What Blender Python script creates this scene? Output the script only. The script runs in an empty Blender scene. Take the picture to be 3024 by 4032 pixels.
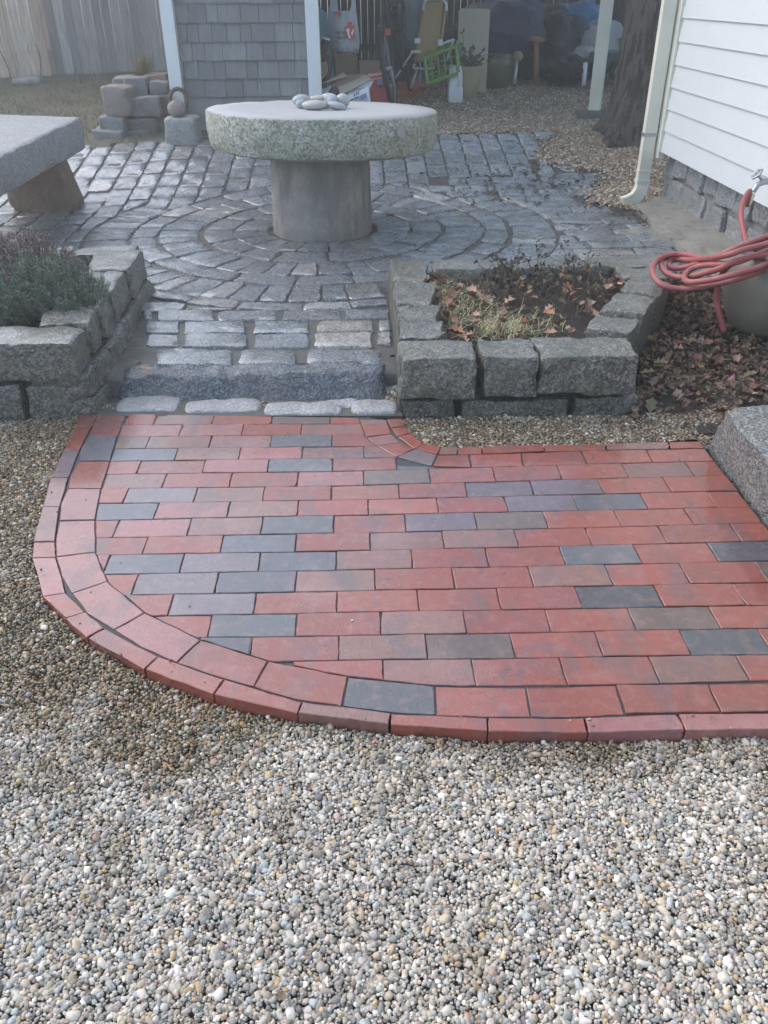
import bpy, math, random
import numpy as np
from mathutils import Vector, Matrix, noise as mno
rad = math.radians
rng = random.Random(11)
nrg = np.random.RandomState(5)
sc = bpy.context.scene
COL = sc.collection

# ------------------------------------------------------------------ camera
F_PX, PITCH, ROLL, YAW, CAM_H = 3257.75, 0.562647, -0.0073471, 0.0292165, 1.30747
NPX = 3024 / 1659.0
fw = Vector((math.sin(YAW) * math.cos(PITCH), math.cos(YAW) * math.cos(PITCH), -math.sin(PITCH)))
r0 = Vector((math.cos(YAW), -math.sin(YAW), 0)); u0 = r0.cross(fw)
rr = r0 * math.cos(ROLL) + u0 * math.sin(ROLL); uu = -r0 * math.sin(ROLL) + u0 * math.cos(ROLL)
cam = bpy.data.cameras.new('camera'); camo = bpy.data.objects.new('camera', cam); COL.objects.link(camo)
camo.matrix_world = Matrix(((rr.x, uu.x, -fw.x, 0), (rr.y, uu.y, -fw.y, 0), (rr.z, uu.z, -fw.z, CAM_H), (0, 0, 0, 1)))
cam.sensor_fit = 'VERTICAL'; cam.sensor_height = 24.0; cam.lens = F_PX / 4032 * 24.0
cam.clip_start = 0.05; cam.clip_end = 500
sc.camera = camo

# ------------------------------------------------------------------ light
SUN_EL, SUN_AZ = 42, 300          # azimuth clockwise from +Y
world = bpy.data.worlds.new('World'); sc.world = world; world.use_nodes = True
wn = world.node_tree; wn.nodes.clear()
sky = wn.nodes.new('ShaderNodeTexSky'); sky.sky_type = 'NISHITA'; sky.sun_disc = False
sky.sun_elevation = rad(SUN_EL); sky.sun_rotation = rad(SUN_AZ)
sky.air_density = 1.0; sky.dust_density = 1.6; sky.ozone_density = 1.0
hs = wn.nodes.new('ShaderNodeHueSaturation'); hs.inputs['Saturation'].default_value = 1.0; hs.inputs['Hue'].default_value = 0.488
bg = wn.nodes.new('ShaderNodeBackground'); bg.inputs['Strength'].default_value = 0.15
wo = wn.nodes.new('ShaderNodeOutputWorld')
wn.links.new(sky.outputs[0], hs.inputs['Color']); wn.links.new(hs.outputs[0], bg.inputs['Color']); wn.links.new(bg.outputs[0], wo.inputs['Surface'])
sl = bpy.data.lights.new('sun', 'SUN'); sl.energy = 0.6; sl.angle = rad(100); sl.color = (1, .88, .74)
so = bpy.data.objects.new('sun', sl); COL.objects.link(so)
sd = Vector((math.sin(rad(SUN_AZ)) * math.cos(rad(SUN_EL)), math.cos(rad(SUN_AZ)) * math.cos(rad(SUN_EL)), math.sin(rad(SUN_EL))))
so.rotation_euler = sd.to_track_quat('Z', 'Y').to_euler(); so.location = (-4, 3, 9)
vs = sc.view_settings
vs.view_transform = 'Standard'; vs.look = 'None'; vs.gamma = 1; vs.use_curve_mapping = False
vs.exposure = 1.52
sc.cycles.use_denoising = True
sc.cycles.max_bounces = 8

# ------------------------------------------------------------------ positions
def ray(x, y):
    return fw + rr * ((x * NPX - 1512) / F_PX) - uu * ((y * NPX - 2016) / F_PX)
CAMP = Vector((0, 0, CAM_H))
def atz(x, y, z=0.0):
    d = ray(x, y); return CAMP + d * ((z - CAM_H) / d.z)
def at(x, y, d):
    r = ray(x, y); return CAMP + r * (d / r.y)
def atx(x, y, X):
    r = ray(x, y); return CAMP + r * (X / r.x)
def sst(a, b, x):
    t = min(1, max(0, (x - a) / (b - a))); return t * t * (3 - 2 * t)
def ter(x, y):
    z = .09 * sst(2.75, 3.2, y) if x < .6 else .09 * sst(2.75, 4.6, y)
    if y > 5.5:
        e = min(y, 7.2)
        z += .165 * ((e - 5.5) ** 2 / 1.6 if e < 6.3 else .4 + (e - 6.3))
    if y > 7.2: z += .07 * (min(y, 14) - 7.2)
    return z
def G(x, y):
    d = ray(x, y); t = .5
    while t < 60:
        p = CAMP + d * t
        if p.z < ter(p.x, p.y): return p
        t += .01
    return CAMP + d * 60
def nz(p, s, seed=0):
    return mno.noise(Vector((p[0] * s + seed * 7.3, p[1] * s - seed * 3.1, (p[2] if len(p) > 2 else 0) * s + seed)))

# ------------------------------------------------------------------ materials
def mat(name, col, rough=.7, layers=(), bumps=(), objcol=False, rnoise=None, spec=.5, metal=0, trans=0, coat=None, inst=False, twoside=False):
    m = bpy.data.materials.new(name); m.use_nodes = True
    nt = m.node_tree; N = nt.nodes; L = nt.links
    b = N['Principled BSDF']
    geo = N.new('ShaderNodeNewGeometry')
    P = geo.outputs['Position']
    if inst:
        a = N.new('ShaderNodeAttribute'); a.attribute_type = 'INSTANCER'; a.attribute_name = 'pcol'; cur = a.outputs['Vector']
        a2 = N.new('ShaderNodeAttribute'); a2.attribute_type = 'INSTANCER'; a2.attribute_name = 'wet'
    elif objcol:
        o = N.new('ShaderNodeObjectInfo'); cur = o.outputs['Color']
    else:
        c = N.new('ShaderNodeRGB'); c.outputs[0].default_value = (*col, 1); cur = c.outputs[0]
    def tex(kind, scale, detail=4, stretch=None):
        src = P
        if stretch:
            mp = N.new('ShaderNodeMapping'); mp.inputs['Scale'].default_value = stretch; L.new(P, mp.inputs['Vector']); src = mp.outputs[0]
        if kind == 'voronoi':
            t = N.new('ShaderNodeTexVoronoi'); t.inputs['Scale'].default_value = scale; L.new(src, t.inputs['Vector']); return t.outputs['Distance']
        if kind == 'cell':
            t = N.new('ShaderNodeTexVoronoi'); t.inputs['Scale'].default_value = scale; L.new(src, t.inputs['Vector'])
            sp = N.new('ShaderNodeSeparateColor'); L.new(t.outputs['Color'], sp.inputs[0]); return sp.outputs[0]
        t = N.new('ShaderNodeTexNoise'); t.inputs['Scale'].default_value = scale; t.inputs['Detail'].default_value = detail
        t.inputs['Roughness'].default_value = .6
        L.new(src, t.inputs['Vector']); return t.outputs['Fac']
    def rng_(src, lo, hi, a=0., c=1.):
        r = N.new('ShaderNodeMapRange'); r.inputs[1].default_value = lo; r.inputs[2].default_value = hi
        r.inputs[3].default_value = a; r.inputs[4].default_value = c; L.new(src, r.inputs[0]); return r.outputs[0]
    for ly in layers:   # (kind, scale, lo, hi, colour, strength[, stretch[, mode]])
        kind, scale, lo, hi, c2, st = ly[:6]
        stretch = ly[6] if len(ly) > 6 else None; mode = ly[7] if len(ly) > 7 else 'MIX'
        f = rng_(tex(kind, scale, stretch=stretch), lo, hi, 0, st)
        mx = N.new('ShaderNodeMix'); mx.data_type = 'RGBA'; mx.blend_type = mode
        L.new(f, mx.inputs['Factor']); L.new(cur, mx.inputs[6]); mx.inputs[7].default_value = (*c2, 1); cur = mx.outputs[2]
    L.new(cur, b.inputs['Base Color'])
    b.inputs['Roughness'].default_value = rough
    if rnoise:          # (scale, lo, hi, r_lo, r_hi)
        L.new(rng_(tex('noise', rnoise[0]), rnoise[1], rnoise[2], rnoise[3], rnoise[4]), b.inputs['Roughness'])
    if inst:
        L.new(rng_(a2.outputs['Fac'], 0, 1, .75, .3), b.inputs['Roughness'])
    b.inputs['Specular IOR Level'].default_value = spec; b.inputs['Metallic'].default_value = metal
    if coat: b.inputs['Coat Weight'].default_value = coat[0]; b.inputs['Coat Roughness'].default_value = coat[1]
    if trans: b.inputs['Transmission Weight'].default_value = trans
    prev = None
    for bu in bumps:    # (kind, scale, strength, distance[, stretch])
        n = N.new('ShaderNodeBump'); n.inputs['Strength'].default_value = bu[2]; n.inputs['Distance'].default_value = bu[3]
        L.new(tex(bu[0], bu[1], stretch=bu[4] if len(bu) > 4 else None), n.inputs['Height'])
        if prev: L.new(prev, n.inputs['Normal'])
        prev = n.outputs[0]
    if prev: L.new(prev, b.inputs['Normal'])
    return m

MT = {}
MT['brick'] = mat('brick', (0, 0, 0), .4, objcol=True, spec=.6, coat=(.75, .13), layers=[('noise', 9, .5, .72, (.1, .08, .085), .5), ('noise', 34, .5, .68, (.38, .2, .17), .28), ('noise', 60, .54, .7, (.12, .055, .045), .45), ('noise', 4, .55, .75, (.42, .27, .25), .3), ('noise', 5.5, .56, .64, (.1, .085, .09), .45, (1.6, .7, 1)), ('noise', 420, .58, .72, (.06, .035, .035), .6), ('noise', 7, .62, .7, (.07, .066, .07), .5, (3, 1, 1)), ('noise', 30, .68, .72, (.04, .03, .03), .7, (.35, 2.5, 1))],
                  bumps=[('noise', 140, .5, .0028), ('noise', 420, .5, .0014, (.6, 2, 1)), ('noise', 26, .3, .003)], rnoise=(3.5, .38, .62, .16, .5))
def granite(name, a, rough=(.3, .55), moss=0., objcol=False, dark=(.05, .05, .055), light=(.5, .49, .46), mosscol=(.085, .09, .05), bump=1.0, coat=None, sc_=1.0):
    ly = [('noise', 95 * sc_, .5, .58, light, .6), ('noise', 125 * sc_, .53, .6, dark, .75), ('cell', 170 * sc_, .7, .74, dark, .65), ('cell', 240 * sc_, .82, .84, light, .6), ('noise', 16, .45, .75, dark, .3), ('noise', 6, .45, .7, (.22, .2, .16), .3)]
    if moss: ly.append(('noise', 10, .62 - moss * .35, .75, mosscol, .8)); ly.append(('noise', 45, .5, .6, (.42, .43, .34), moss * .6)); ly.append(('noise', 70, .56, .62, (.06, .065, .04), moss * .6))
    return mat(name, a, .4, layers=ly, objcol=objcol, coat=coat, spec=.6, bumps=[('noise', 38, .7 * bump, .014), ('noise', 110, .8 * bump, .006), ('noise', 300, .5, .002)], rnoise=(20, .35, .65, *rough))
MT['cobble'] = granite('cobble_granite', (.2, .2, .21), (.2, .42), objcol=True, bump=.9, coat=(1, .26), sc_=1.0)
MT['planter'] = granite('planter_granite', (.17, .165, .15), (.35, .65), moss=.4, objcol=True, bump=1.9, coat=(.7, .28), light=(.42, .41, .36), sc_=.85)
MT['step'] = granite('step_granite', (.055, .068, .088), (.18, .42), bump=2.0, coat=(.5, .3), light=(.24, .29, .35), sc_=.8)
MT['bench'] = granite('bench_granite', (.3, .3, .3), (.55, .8), dark=(.14, .14, .14), bump=.4)
MT['mill_side'] = granite('millstone_granite', (.4, .41, .37), (.6, .9), moss=.6, dark=(.12, .125, .1), light=(.7, .7, .62), mosscol=(.2, .22, .13), bump=1.4, sc_=.55)
MT['pedestal'] = mat('pedestal_stone', (.38, .345, .31), .7, layers=[('noise', 1, .47, .6, (.11, .108, .105), .7, (9, 9, 2.2)), ('noise', 5, .4, .62, (.2, .2, .195), .8), ('noise', 120, .5, .62, (.34, .3, .27), .4), ('noise', 240, .55, .65, (.06, .06, .06), .6)], bumps=[('noise', 60, .6, .008), ('noise', 200, .5, .003)])
MT['kerb'] = granite('kerb_granite', (.27, .27, .285), (.3, .5), dark=(.2, .19, .2), bump=.5)
MT['field'] = mat('fieldstone', (.2, .16, .13), .75, objcol=True, layers=[('noise', 9, .45, .7, (.1, .08, .065), .7), ('noise', 130, .5, .65, (.34, .31, .28), .4), ('noise', 260, .55, .66, (.05, .05, .05), .5)], bumps=[('noise', 24, .7, .02), ('noise', 120, .5, .005)])
MT['pebblebig'] = mat('river_stone', (.3, .3, .3), .5, objcol=True, layers=[('noise', 40, .45, .7, (.5, .48, .44), .3), ('noise', 300, .55, .65, (.1, .1, .1), .4)], bumps=[('noise', 200, .15, .002)])
MT['pebble'] = mat('pebble', (0, 0, 0), .6, inst=True, layers=[('noise', 300, .45, .7, (.5, .5, .5), .25, None, 'MULTIPLY')], bumps=[('noise', 420, .25, .001)])
MT['bed'] = mat('gravel_bed', (.2, .185, .16), .9, layers=[('cell', 160, .4, .9, (.2, .17, .13), .5), ('noise', 200, .5, .7, (.03, .028, .025), .6)], bumps=[('noise', 180, .8, .006)])
MT['ground'] = mat('ground', (.1, .09, .07), .95, layers=[('noise', 3, .4, .7, (.14, .13, .09), .7), ('noise', 60, .5, .7, (.05, .045, .035), .6)], bumps=[('noise', 40, .7, .02)])
MT['sand'] = mat('joint_sand', (.045, .045, .05), .6, layers=[('noise', 120, .45, .65, (.1, .09, .085), .6)], bumps=[('noise', 260, .7, .003)])
MT['mortar'] = mat('patio_mortar', (.085, .082, .075), .5, layers=[('noise', 5, .45, .65, (.065, .052, .042), .8), ('noise', 90, .5, .66, (.05, .05, .046), .6), ('noise', 200, .6, .68, (.22, .2, .17), .4)], bumps=[('noise', 90, .5, .006), ('noise', 300, .4, .002)], rnoise=(8, .35, .65, .3, .7))
MT['wallmortar'] = mat('wall_mortar', (.085, .085, .075), .8, layers=[('noise', 14, .45, .65, (.05, .05, .04), .8), ('noise', 8, .6, .7, (.16, .08, .055), .4)], bumps=[('noise', 80, .7, .01)])
MT['concrete'] = mat('apron_concrete', (.3, .29, .255), .75, layers=[('noise', 6, .4, .65, (.2, .19, .165), .8), ('noise', 150, .5, .65, (.36, .35, .32), .5), ('noise', 14, .6, .7, (.06, .06, .03), .6)], bumps=[('noise', 60, .7, .01), ('noise', 240, .5, .003)])
MT['soil'] = mat('planting_soil', (.045, .035, .03), .85, layers=[('noise', 30, .45, .7, (.08, .065, .05), .7), ('noise', 200, .62, .68, (.4, .38, .35), .5)], bumps=[('noise', 40, .9, .03), ('noise', 160, .8, .01)])
MT['white'] = mat('white_paint', (.78, .8, .8), .45, layers=[('noise', 3, .5, .8, (.66, .66, .6), .5), ('noise', 40, .66, .74, (.45, .44, .38), .4)])
MT['cream'] = mat('cream_paint', (.72, .7, .6), .5, layers=[('noise', 5, .45, .7, (.6, .58, .48), .6), ('noise', 60, .66, .74, (.35, .33, .25), .5)])
MT['siding'] = mat('vinyl_siding', (.61, .645, .65), .5, layers=[('noise', 2.5, .4, .75, (.56, .59, .59), .5), ('noise', 14, .6, .72, (.5, .51, .49), .3, (3, .6, 3))], bumps=[('noise', 30, .08, .004, (3, .4, 8))])
MT['shingle'] = mat('weathered_shingle', (.2, .2, .2), .85, objcol=True, layers=[('noise', 8, .4, .7, (.17, .172, .17), .6, (6, 6, .7)), ('noise', 60, .5, .7, (.3, .3, .29), .35, (4, 4, .3))], bumps=[('noise', 60, .5, .004, (5, 5, .4))])
MT['fence'] = mat('fence_board', (.3, .27, .24), .85, objcol=True, layers=[('noise', 12, .45, .7, (.15, .135, .125), .6, (6, 6, .35)), ('noise', 4, .55, .72, (.42, .38, .35), .4, (3, 3, .5)), ('noise', 50, .55, .7, (.1, .09, .08), .4, (5, 5, .2))], bumps=[('noise', 40, .5, .004, (6, 6, .3))])
MT['darkwood'] = mat('dark_board', (.05, .05, .04), .85, objcol=True, layers=[('noise', 12, .45, .7, (.03, .03, .025), .6, (6, 6, .35))])
MT['bark'] = mat('bark', (.15, .13, .118), .95, layers=[('noise', 9, .46, .56, (.045, .038, .034), .9, (2.5, 2.5, .6)), ('noise', 3, .55, .7, (.16, .15, .14), .5)], bumps=[('noise', 16, 1, .06, (2.5, 2.5, .45)), ('noise', 70, .7, .015)])
MT['hose'] = mat('hose_rubber', (.3, .075, .075), .5, layers=[('noise', 9, .45, .7, (.4, .15, .14), .6), ('noise', 40, .55, .68, (.16, .07, .06), .5), ('noise', 120, .6, .7, (.3, .22, .2), .4)], bumps=[('noise', 300, .15, .001)])
MT['metal'] = mat('worn_metal', (.42, .43, .45), .35, metal=.8)
MT['brass'] = mat('brass', (.6, .55, .38), .35, metal=.8)
MT['alum'] = mat('aluminium', (.55, .56, .57), .4, metal=.6)
MT['black'] = mat('black_rubber', (.02, .021, .023), .55, layers=[('noise', 20, .5, .7, (.04, .04, .045), .6)])
MT['rust'] = mat('rusty_iron', (.14, .09, .07), .8, layers=[('noise', 50, .4, .7, (.2, .13, .1), .7)], bumps=[('noise', 120, .6, .004)])
MT['pot'] = mat('stoneware', (.2, .18, .145), .4, layers=[('noise', 4, .4, .7, (.15, .145, .115), .7), ('noise', 9, .58, .7, (.26, .23, .15), .5)], bumps=[('noise', 30, .1, .004)])
MT['potcream'] = mat('cream_glaze', (.42, .35, .22), .35, layers=[('noise', 6, .4, .7, (.34, .28, .17), .6)])
MT['urn'] = mat('olive_glaze', (.12, .13, .075), .2, layers=[('noise', 6, .4, .7, (.08, .09, .05), .6)])
MT['plastic_white'] = mat('white_plastic', (.75, .77, .8), .4)
MT['bag'] = mat('bag_film', (.42, .45, .48), .4, layers=[('noise', 9, .4, .7, (.3, .33, .36), .7)], bumps=[('noise', 14, .6, .02), ('noise', 40, .4, .006)])
MT['greybag'] = mat('grey_cover', (.16, .19, .22), .5, layers=[('noise', 4, .4, .7, (.1, .12, .14), .7)], bumps=[('noise', 8, .7, .04)])
MT['teal'] = mat('teal_board', (.16, .4, .45), .5, layers=[('noise', 5, .45, .7, (.2, .45, .48), .5)])
MT['card'] = mat('cardboard', (.36, .27, .19), .85, layers=[('noise', 6, .4, .7, (.3, .22, .15), .5)], bumps=[('noise', 20, .2, .004)])
MT['cardlight'] = mat('pale_cardboard', (.55, .46, .35), .85, layers=[('noise', 6, .4, .7, (.5, .4, .3), .5)])
MT['print'] = mat('printed_card', (.5, .53, .58), .6, layers=[('noise', 10, .55, .62, (.16, .22, .38), .7)])
MT['red'] = mat('red_print', (.5, .05, .04), .45, layers=[('noise', 8, .45, .7, (.42, .06, .05), .5)])
MT['redink'] = mat('red_ink', (.55, .09, .07), .6)
MT['inkblue'] = mat('blue_print', (.16, .25, .45), .5)
MT['inkblack'] = mat('dark_print', (.04, .04, .05), .6)
MT['inkwhite'] = mat('white_print', (.8, .8, .8), .5)
MT['tan'] = mat('tan_vinyl', (.36, .26, .12), .6, layers=[('noise', 4, .4, .7, (.3, .22, .1), .6)], bumps=[('noise', 30, .3, .004)])
MT['board'] = mat('laminate', (.52, .47, .37), .55, layers=[('noise', 3, .4, .7, (.46, .42, .33), .6)])
MT['green'] = mat('green_plastic', (.16, .32, .07), .45)
MT['tarp'] = mat('dark_tarp', (.035, .05, .09), .4, layers=[('noise', 3, .45, .7, (.03, .06, .14), .7)], bumps=[('noise', 7, .8, .06), ('noise', 30, .4, .012)])
MT['bluetarp'] = mat('blue_tarp', (.06, .17, .34), .3, layers=[('noise', 7, .45, .7, (.1, .25, .45), .7)], bumps=[('noise', 12, .9, .05), ('noise', 40, .5, .01)])
MT['blackbag'] = mat('black_film', (.012, .012, .013), .3, bumps=[('noise', 9, .9, .06), ('noise', 30, .6, .015)])
MT['sack'] = mat('pale_sack', (.36, .35, .34), .6, layers=[('noise', 6, .45, .7, (.25, .24, .24), .6)], bumps=[('noise', 10, .7, .04)])
MT['orange'] = mat('orange_plastic', (.45, .1, .04), .5)
MT['wood'] = mat('bare_wood', (.3, .18, .08), .7, layers=[('noise', 10, .4, .7, (.2, .12, .055), .6, (5, 5, .4))])
MT['wicker'] = mat('wicker', (.26, .19, .12), .7)
MT['rosemary'] = mat('rosemary_needles', (.15, .205, .155), .6, layers=[('noise', 14, .4, .7, (.07, .12, .08), .7), ('noise', 60, .5, .7, (.2, .25, .19), .4)])
MT['heather'] = mat('heather_twigs', (.24, .18, .18), .8, layers=[('noise', 16, .4, .65, (.09, .06, .055), .8), ('noise', 50, .55, .68, (.27, .22, .23), .6)])
MT['twig'] = mat('twig', (.12, .085, .06), .85)
MT['deadleaf'] = mat('withered_leaf', (.035, .035, .022), .7, layers=[('noise', 20, .45, .65, (.06, .045, .03), .7)])
MT['leaf'] = mat('dead_leaf', (.28, .14, .07), .65, objcol=True, layers=[('noise', 40, .4, .7, (.12, .06, .035), .5)], bumps=[('noise', 80, .4, .003)])
MT['litter'] = mat('leaf_litter', (.17, .115, .08), .7, layers=[('noise', 25, .45, .6, (.06, .038, .025), .8), ('noise', 60, .58, .66, (.3, .19, .12), .6)], bumps=[('noise', 80, .4, .003)])
MT['straw'] = mat('straw_grass', (.52, .47, .27), .7, layers=[('noise', 18, .4, .6, (.34, .34, .14), .6)])
MT['lawn'] = mat('winter_grass', (.14, .135, .07), .85, layers=[('noise', 1.6, .4, .65, (.2, .18, .12), .7), ('noise', 3, .58, .7, (.08, .14, .03), .6)])
MT['plantgreen'] = mat('potted_leaves', (.06, .09, .035), .6)
MT['moss'] = mat('dry_fern', (.24, .2, .08), .85)

# ------------------------------------------------------------------ object helpers
WL = {}
def link(o, parent):
    COL.objects.link(o)
    if parent: o.parent = parent
def wloc(o): return WL.get(o.name, Vector((0, 0, 0)))
def tag(o, label=None, cat=None, group=None, kind=None):
    if label: o['label'] = label
    if cat: o['category'] = cat
    if group: o['group'] = group
    if kind: o['kind'] = kind
    return o
def empty(name, loc, label, cat, group=None):
    o = bpy.data.objects.new(name, None); COL.objects.link(o); o.location = loc; o.empty_display_size = .1
    WL[o.name] = Vector(loc); return tag(o, label, cat, group)
class MB:
    def __init__(s): s.v = []; s.f = []
    def add(s, v, f):
        n = len(s.v); s.v += [tuple(p) for p in v]; s.f += [tuple(i + n for i in q) for q in f]; return s
    def box(s, c, size, rot=None):
        hx, hy, hz = size[0] / 2, size[1] / 2, size[2] / 2
        v = [Vector((x, y, z)) for z in (-hz, hz) for y in (-hy, hy) for x in (-hx, hx)]
        if rot is not None: v = [rot @ p for p in v]
        return s.add([p + Vector(c) for p in v], BOXF)
    def hexa(s, c8): return s.add(c8, BOXF)
    def prism(s, pts, z0, z1):
        n = len(pts)
        v = [(p[0], p[1], z0) for p in pts] + [(p[0], p[1], z1) for p in pts]
        return s.add(v, [tuple(range(n, 2 * n)), tuple(range(n - 1, -1, -1))] + [(i, (i + 1) % n, n + (i + 1) % n, n + i) for i in range(n)])
    def tube(s, pts, r, seg=8, closed=False):
        pts = [Vector(p) for p in pts]; n = len(pts)
        rs = r if isinstance(r, (list, tuple)) else [r] * n
        t0 = (pts[1] - pts[0]).normalized(); nn = t0.orthogonal().normalized(); v = []
        for i, p in enumerate(pts):
            if closed: t = (pts[(i + 1) % n] - pts[i - 1]).normalized()
            else: t = (pts[min(i + 1, n - 1)] - pts[max(i - 1, 0)]).normalized()
            nn = (nn - t * nn.dot(t)).normalized(); b = t.cross(nn)
            for k in range(seg):
                a = 2 * math.pi * k / seg; v.append(p + (nn * math.cos(a) + b * math.sin(a)) * rs[i])
        f = []
        for i in range(n if closed else n - 1):
            for k in range(seg):
                a = i * seg + k; b_ = i * seg + (k + 1) % seg; c = ((i + 1) % n) * seg + (k + 1) % seg; d = ((i + 1) % n) * seg + k
                f.append((a, b_, c, d))
        if not closed: f += [tuple(range(seg - 1, -1, -1)), tuple(range((n - 1) * seg, n * seg))]
        return s.add(v, f)
    def lathe(s, prof, c, seg=32, fn=None):
        v = []; f = []; n = len(prof)
        for (r, z) in prof:
            for k in range(seg):
                a = 2 * math.pi * k / seg; p = Vector((r * math.cos(a), r * math.sin(a), z))
                if fn: p = fn(p)
                v.append(p + Vector(c))
        for i in range(n - 1):
            for k in range(seg): f.append((i * seg + k, i * seg + (k + 1) % seg, (i + 1) * seg + (k + 1) % seg, (i + 1) * seg + k))
        f += [tuple(range(seg - 1, -1, -1)), tuple(range((n - 1) * seg, n * seg))]
        return s.add(v, f)
    def build(s, name, m, parent=None, smooth=False, color=None, edge=None, base=False):
        V = np.array([list(p) for p in s.v], dtype=float)
        lo, hi = V.min(0), V.max(0); c = (lo + hi) / 2
        if base: c[2] = lo[2]
        me = bpy.data.meshes.new(name); me.from_pydata((V - c).tolist(), [], s.f); me.materials.append(MT[m] if isinstance(m, str) else m)
        if smooth: me.polygons.foreach_set('use_smooth', [True] * len(me.polygons))
        me.update()
        if smooth and edge: me.set_sharp_from_angle(angle=rad(edge))
        o = bpy.data.objects.new(name, me); link(o, parent)
        o.location = Vector(c) - (wloc(parent) if parent else Vector((0, 0, 0)))
        WL[o.name] = Vector(c)
        if color: o.color = (*color, 1)
        return o
BOXF = [(0, 2, 3, 1), (4, 5, 7, 6), (0, 1, 5, 4), (2, 6, 7, 3), (0, 4, 6, 2), (1, 3, 7, 5)]

def gmap(i, n, e=.9):
    """grid position with narrow end cells, so that edges stay crisp"""
    if n < 3: return 2 * i / n - 1
    return -1 if i == 0 else 1 if i == n else -e + 2 * e * (i - 1) / (n - 2)
def rock(mb, c8, seed, n=(6, 5, 4), power=9, rough=.008, freq=9, flat_top=False):
    """a stone inside the hexahedron c8 (x fastest, then y, then z)"""
    c8 = [Vector(p) for p in c8]; idx = {}; v = []; f = []
    def vid(i, j, k):
        key = (i, j, k)
        if key not in idx:
            u, w, t = gmap(i, n[0]), gmap(j, n[1]), gmap(k, n[2])
            L = (abs(u) ** power + abs(w) ** power + abs(t) ** power) ** (1 / power)
            a, b, g = (u / L + 1) / 2, (w / L + 1) / 2, (t / L + 1) / 2
            p = Vector((0, 0, 0))
            for m in range(8):
                wt = (a if m & 1 else 1 - a) * (b if m & 2 else 1 - b) * (g if m & 4 else 1 - g); p += c8[m] * wt
            q = p * freq + Vector((seed * 3.7, seed * 1.3, seed * 2.9))
            dv = mno.noise_vector(q) * rough + mno.noise_vector(q * 2.7) * rough * .5
            if flat_top and t > .7: dv.z *= .3
            idx[key] = len(v); v.append(p + dv)
        return idx[key]
    nx, ny, nz_ = n
    for i in range(nx):
        for j in range(ny):
            f.append((vid(i, j, 0), vid(i, j + 1, 0), vid(i + 1, j + 1, 0), vid(i + 1, j, 0)))
            f.append((vid(i, j, nz_), vid(i + 1, j, nz_), vid(i + 1, j + 1, nz_), vid(i, j + 1, nz_)))
    for i in range(nx):
        for k in range(nz_):
            f.append((vid(i, 0, k), vid(i + 1, 0, k), vid(i + 1, 0, k + 1), vid(i, 0, k + 1)))
            f.append((vid(i, ny, k), vid(i, ny, k + 1), vid(i + 1, ny, k + 1), vid(i + 1, ny, k)))
    for j in range(ny):
        for k in range(nz_):
            f.append((vid(0, j, k), vid(0, j, k + 1), vid(0, j + 1, k + 1), vid(0, j + 1, k)))
            f.append((vid(nx, j, k), vid(nx, j + 1, k), vid(nx, j + 1, k + 1), vid(nx, j, k + 1)))
    return mb.add(v, f)
def c8box(x0, x1, y0, y1, z0, z1, top=0):
    return [(x, y, z) for z in (z0, z1) for y in (y0, y1) for x in (x0, x1)]
def jit(c8, a): return [Vector(p) + Vector((rng.uniform(-a, a), rng.uniform(-a, a), rng.uniform(-a, a))) for p in c8]
def rotz(c8, ang, c=None):
    c8 = [Vector(p) for p in c8]; c = c or sum(c8, Vector()) / 8; M_ = Matrix.Rotation(ang, 3, 'Z')
    return [M_ @ (p - c) + c for p in c8]

def clip(poly, p, nrm):
    """keep the side of the line through p where (q-p).nrm >= 0"""
    out = []; n = len(poly)
    for i in range(n):
        a, b = poly[i], poly[(i + 1) % n]
        da = (a[0] - p[0]) * nrm[0] + (a[1] - p[1]) * nrm[1]; db = (b[0] - p[0]) * nrm[0] + (b[1] - p[1]) * nrm[1]
        if da >= 0: out.append(a)
        if (da >= 0) != (db >= 0):
            t = da / (da - db); out.append((a[0] + (b[0] - a[0]) * t, a[1] + (b[1] - a[1]) * t))
    return out
def area(p): return .5 * sum(p[i][0] * p[(i + 1) % len(p)][1] - p[(i + 1) % len(p)][0] * p[i][1] for i in range(len(p)))
def cent(p): return (sum(q[0] for q in p) / len(p), sum(q[1] for q in p) / len(p))
def shrink(p, d):
    """inset a convex ccw polygon"""
    q = list(p); n = len(p)
    for i in range(n):
        a, b = p[i], p[(i + 1) % n]; ex, ey = b[0] - a[0], b[1] - a[1]; l = math.hypot(ex, ey)
        if l < 1e-6: continue
        nx, ny = -ey / l, ex / l
        q = clip(q, (a[0] + nx * d, a[1] + ny * d), (nx, ny))
        if len(q) < 3: return []
    return q
def ccw(p): return p if area(p) > 0 else p[::-1]
def inside(P, poly):
    x, y = P[:, 0], P[:, 1]; r = np.zeros(len(P), bool); n = len(poly)
    for i in range(n):
        x1, y1 = poly[i]; x2, y2 = poly[(i + 1) % n]
        c = ((y1 > y) != (y2 > y)) & (x < (x2 - x1) * (y - y1) / (y2 - y1 + 1e-12) + x1); r ^= c
    return r
def segdist(P, poly, closed=True):
    d = np.full(len(P), 9e9); n = len(poly)
    for i in range(n if closed else n - 1):
        a = np.array(poly[i]); b = np.array(poly[(i + 1) % n]); ab = b - a
        t = np.clip(((P - a) @ ab) / (ab @ ab + 1e-12), 0, 1); d = np.minimum(d, np.linalg.norm(P - a - t[:, None] * ab, axis=1))
    return d
def npt(x, y): # native photo pixel to the brick plane
    p = atz(x / NPX, y / NPX, 0); return (p.x, p.y)

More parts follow.
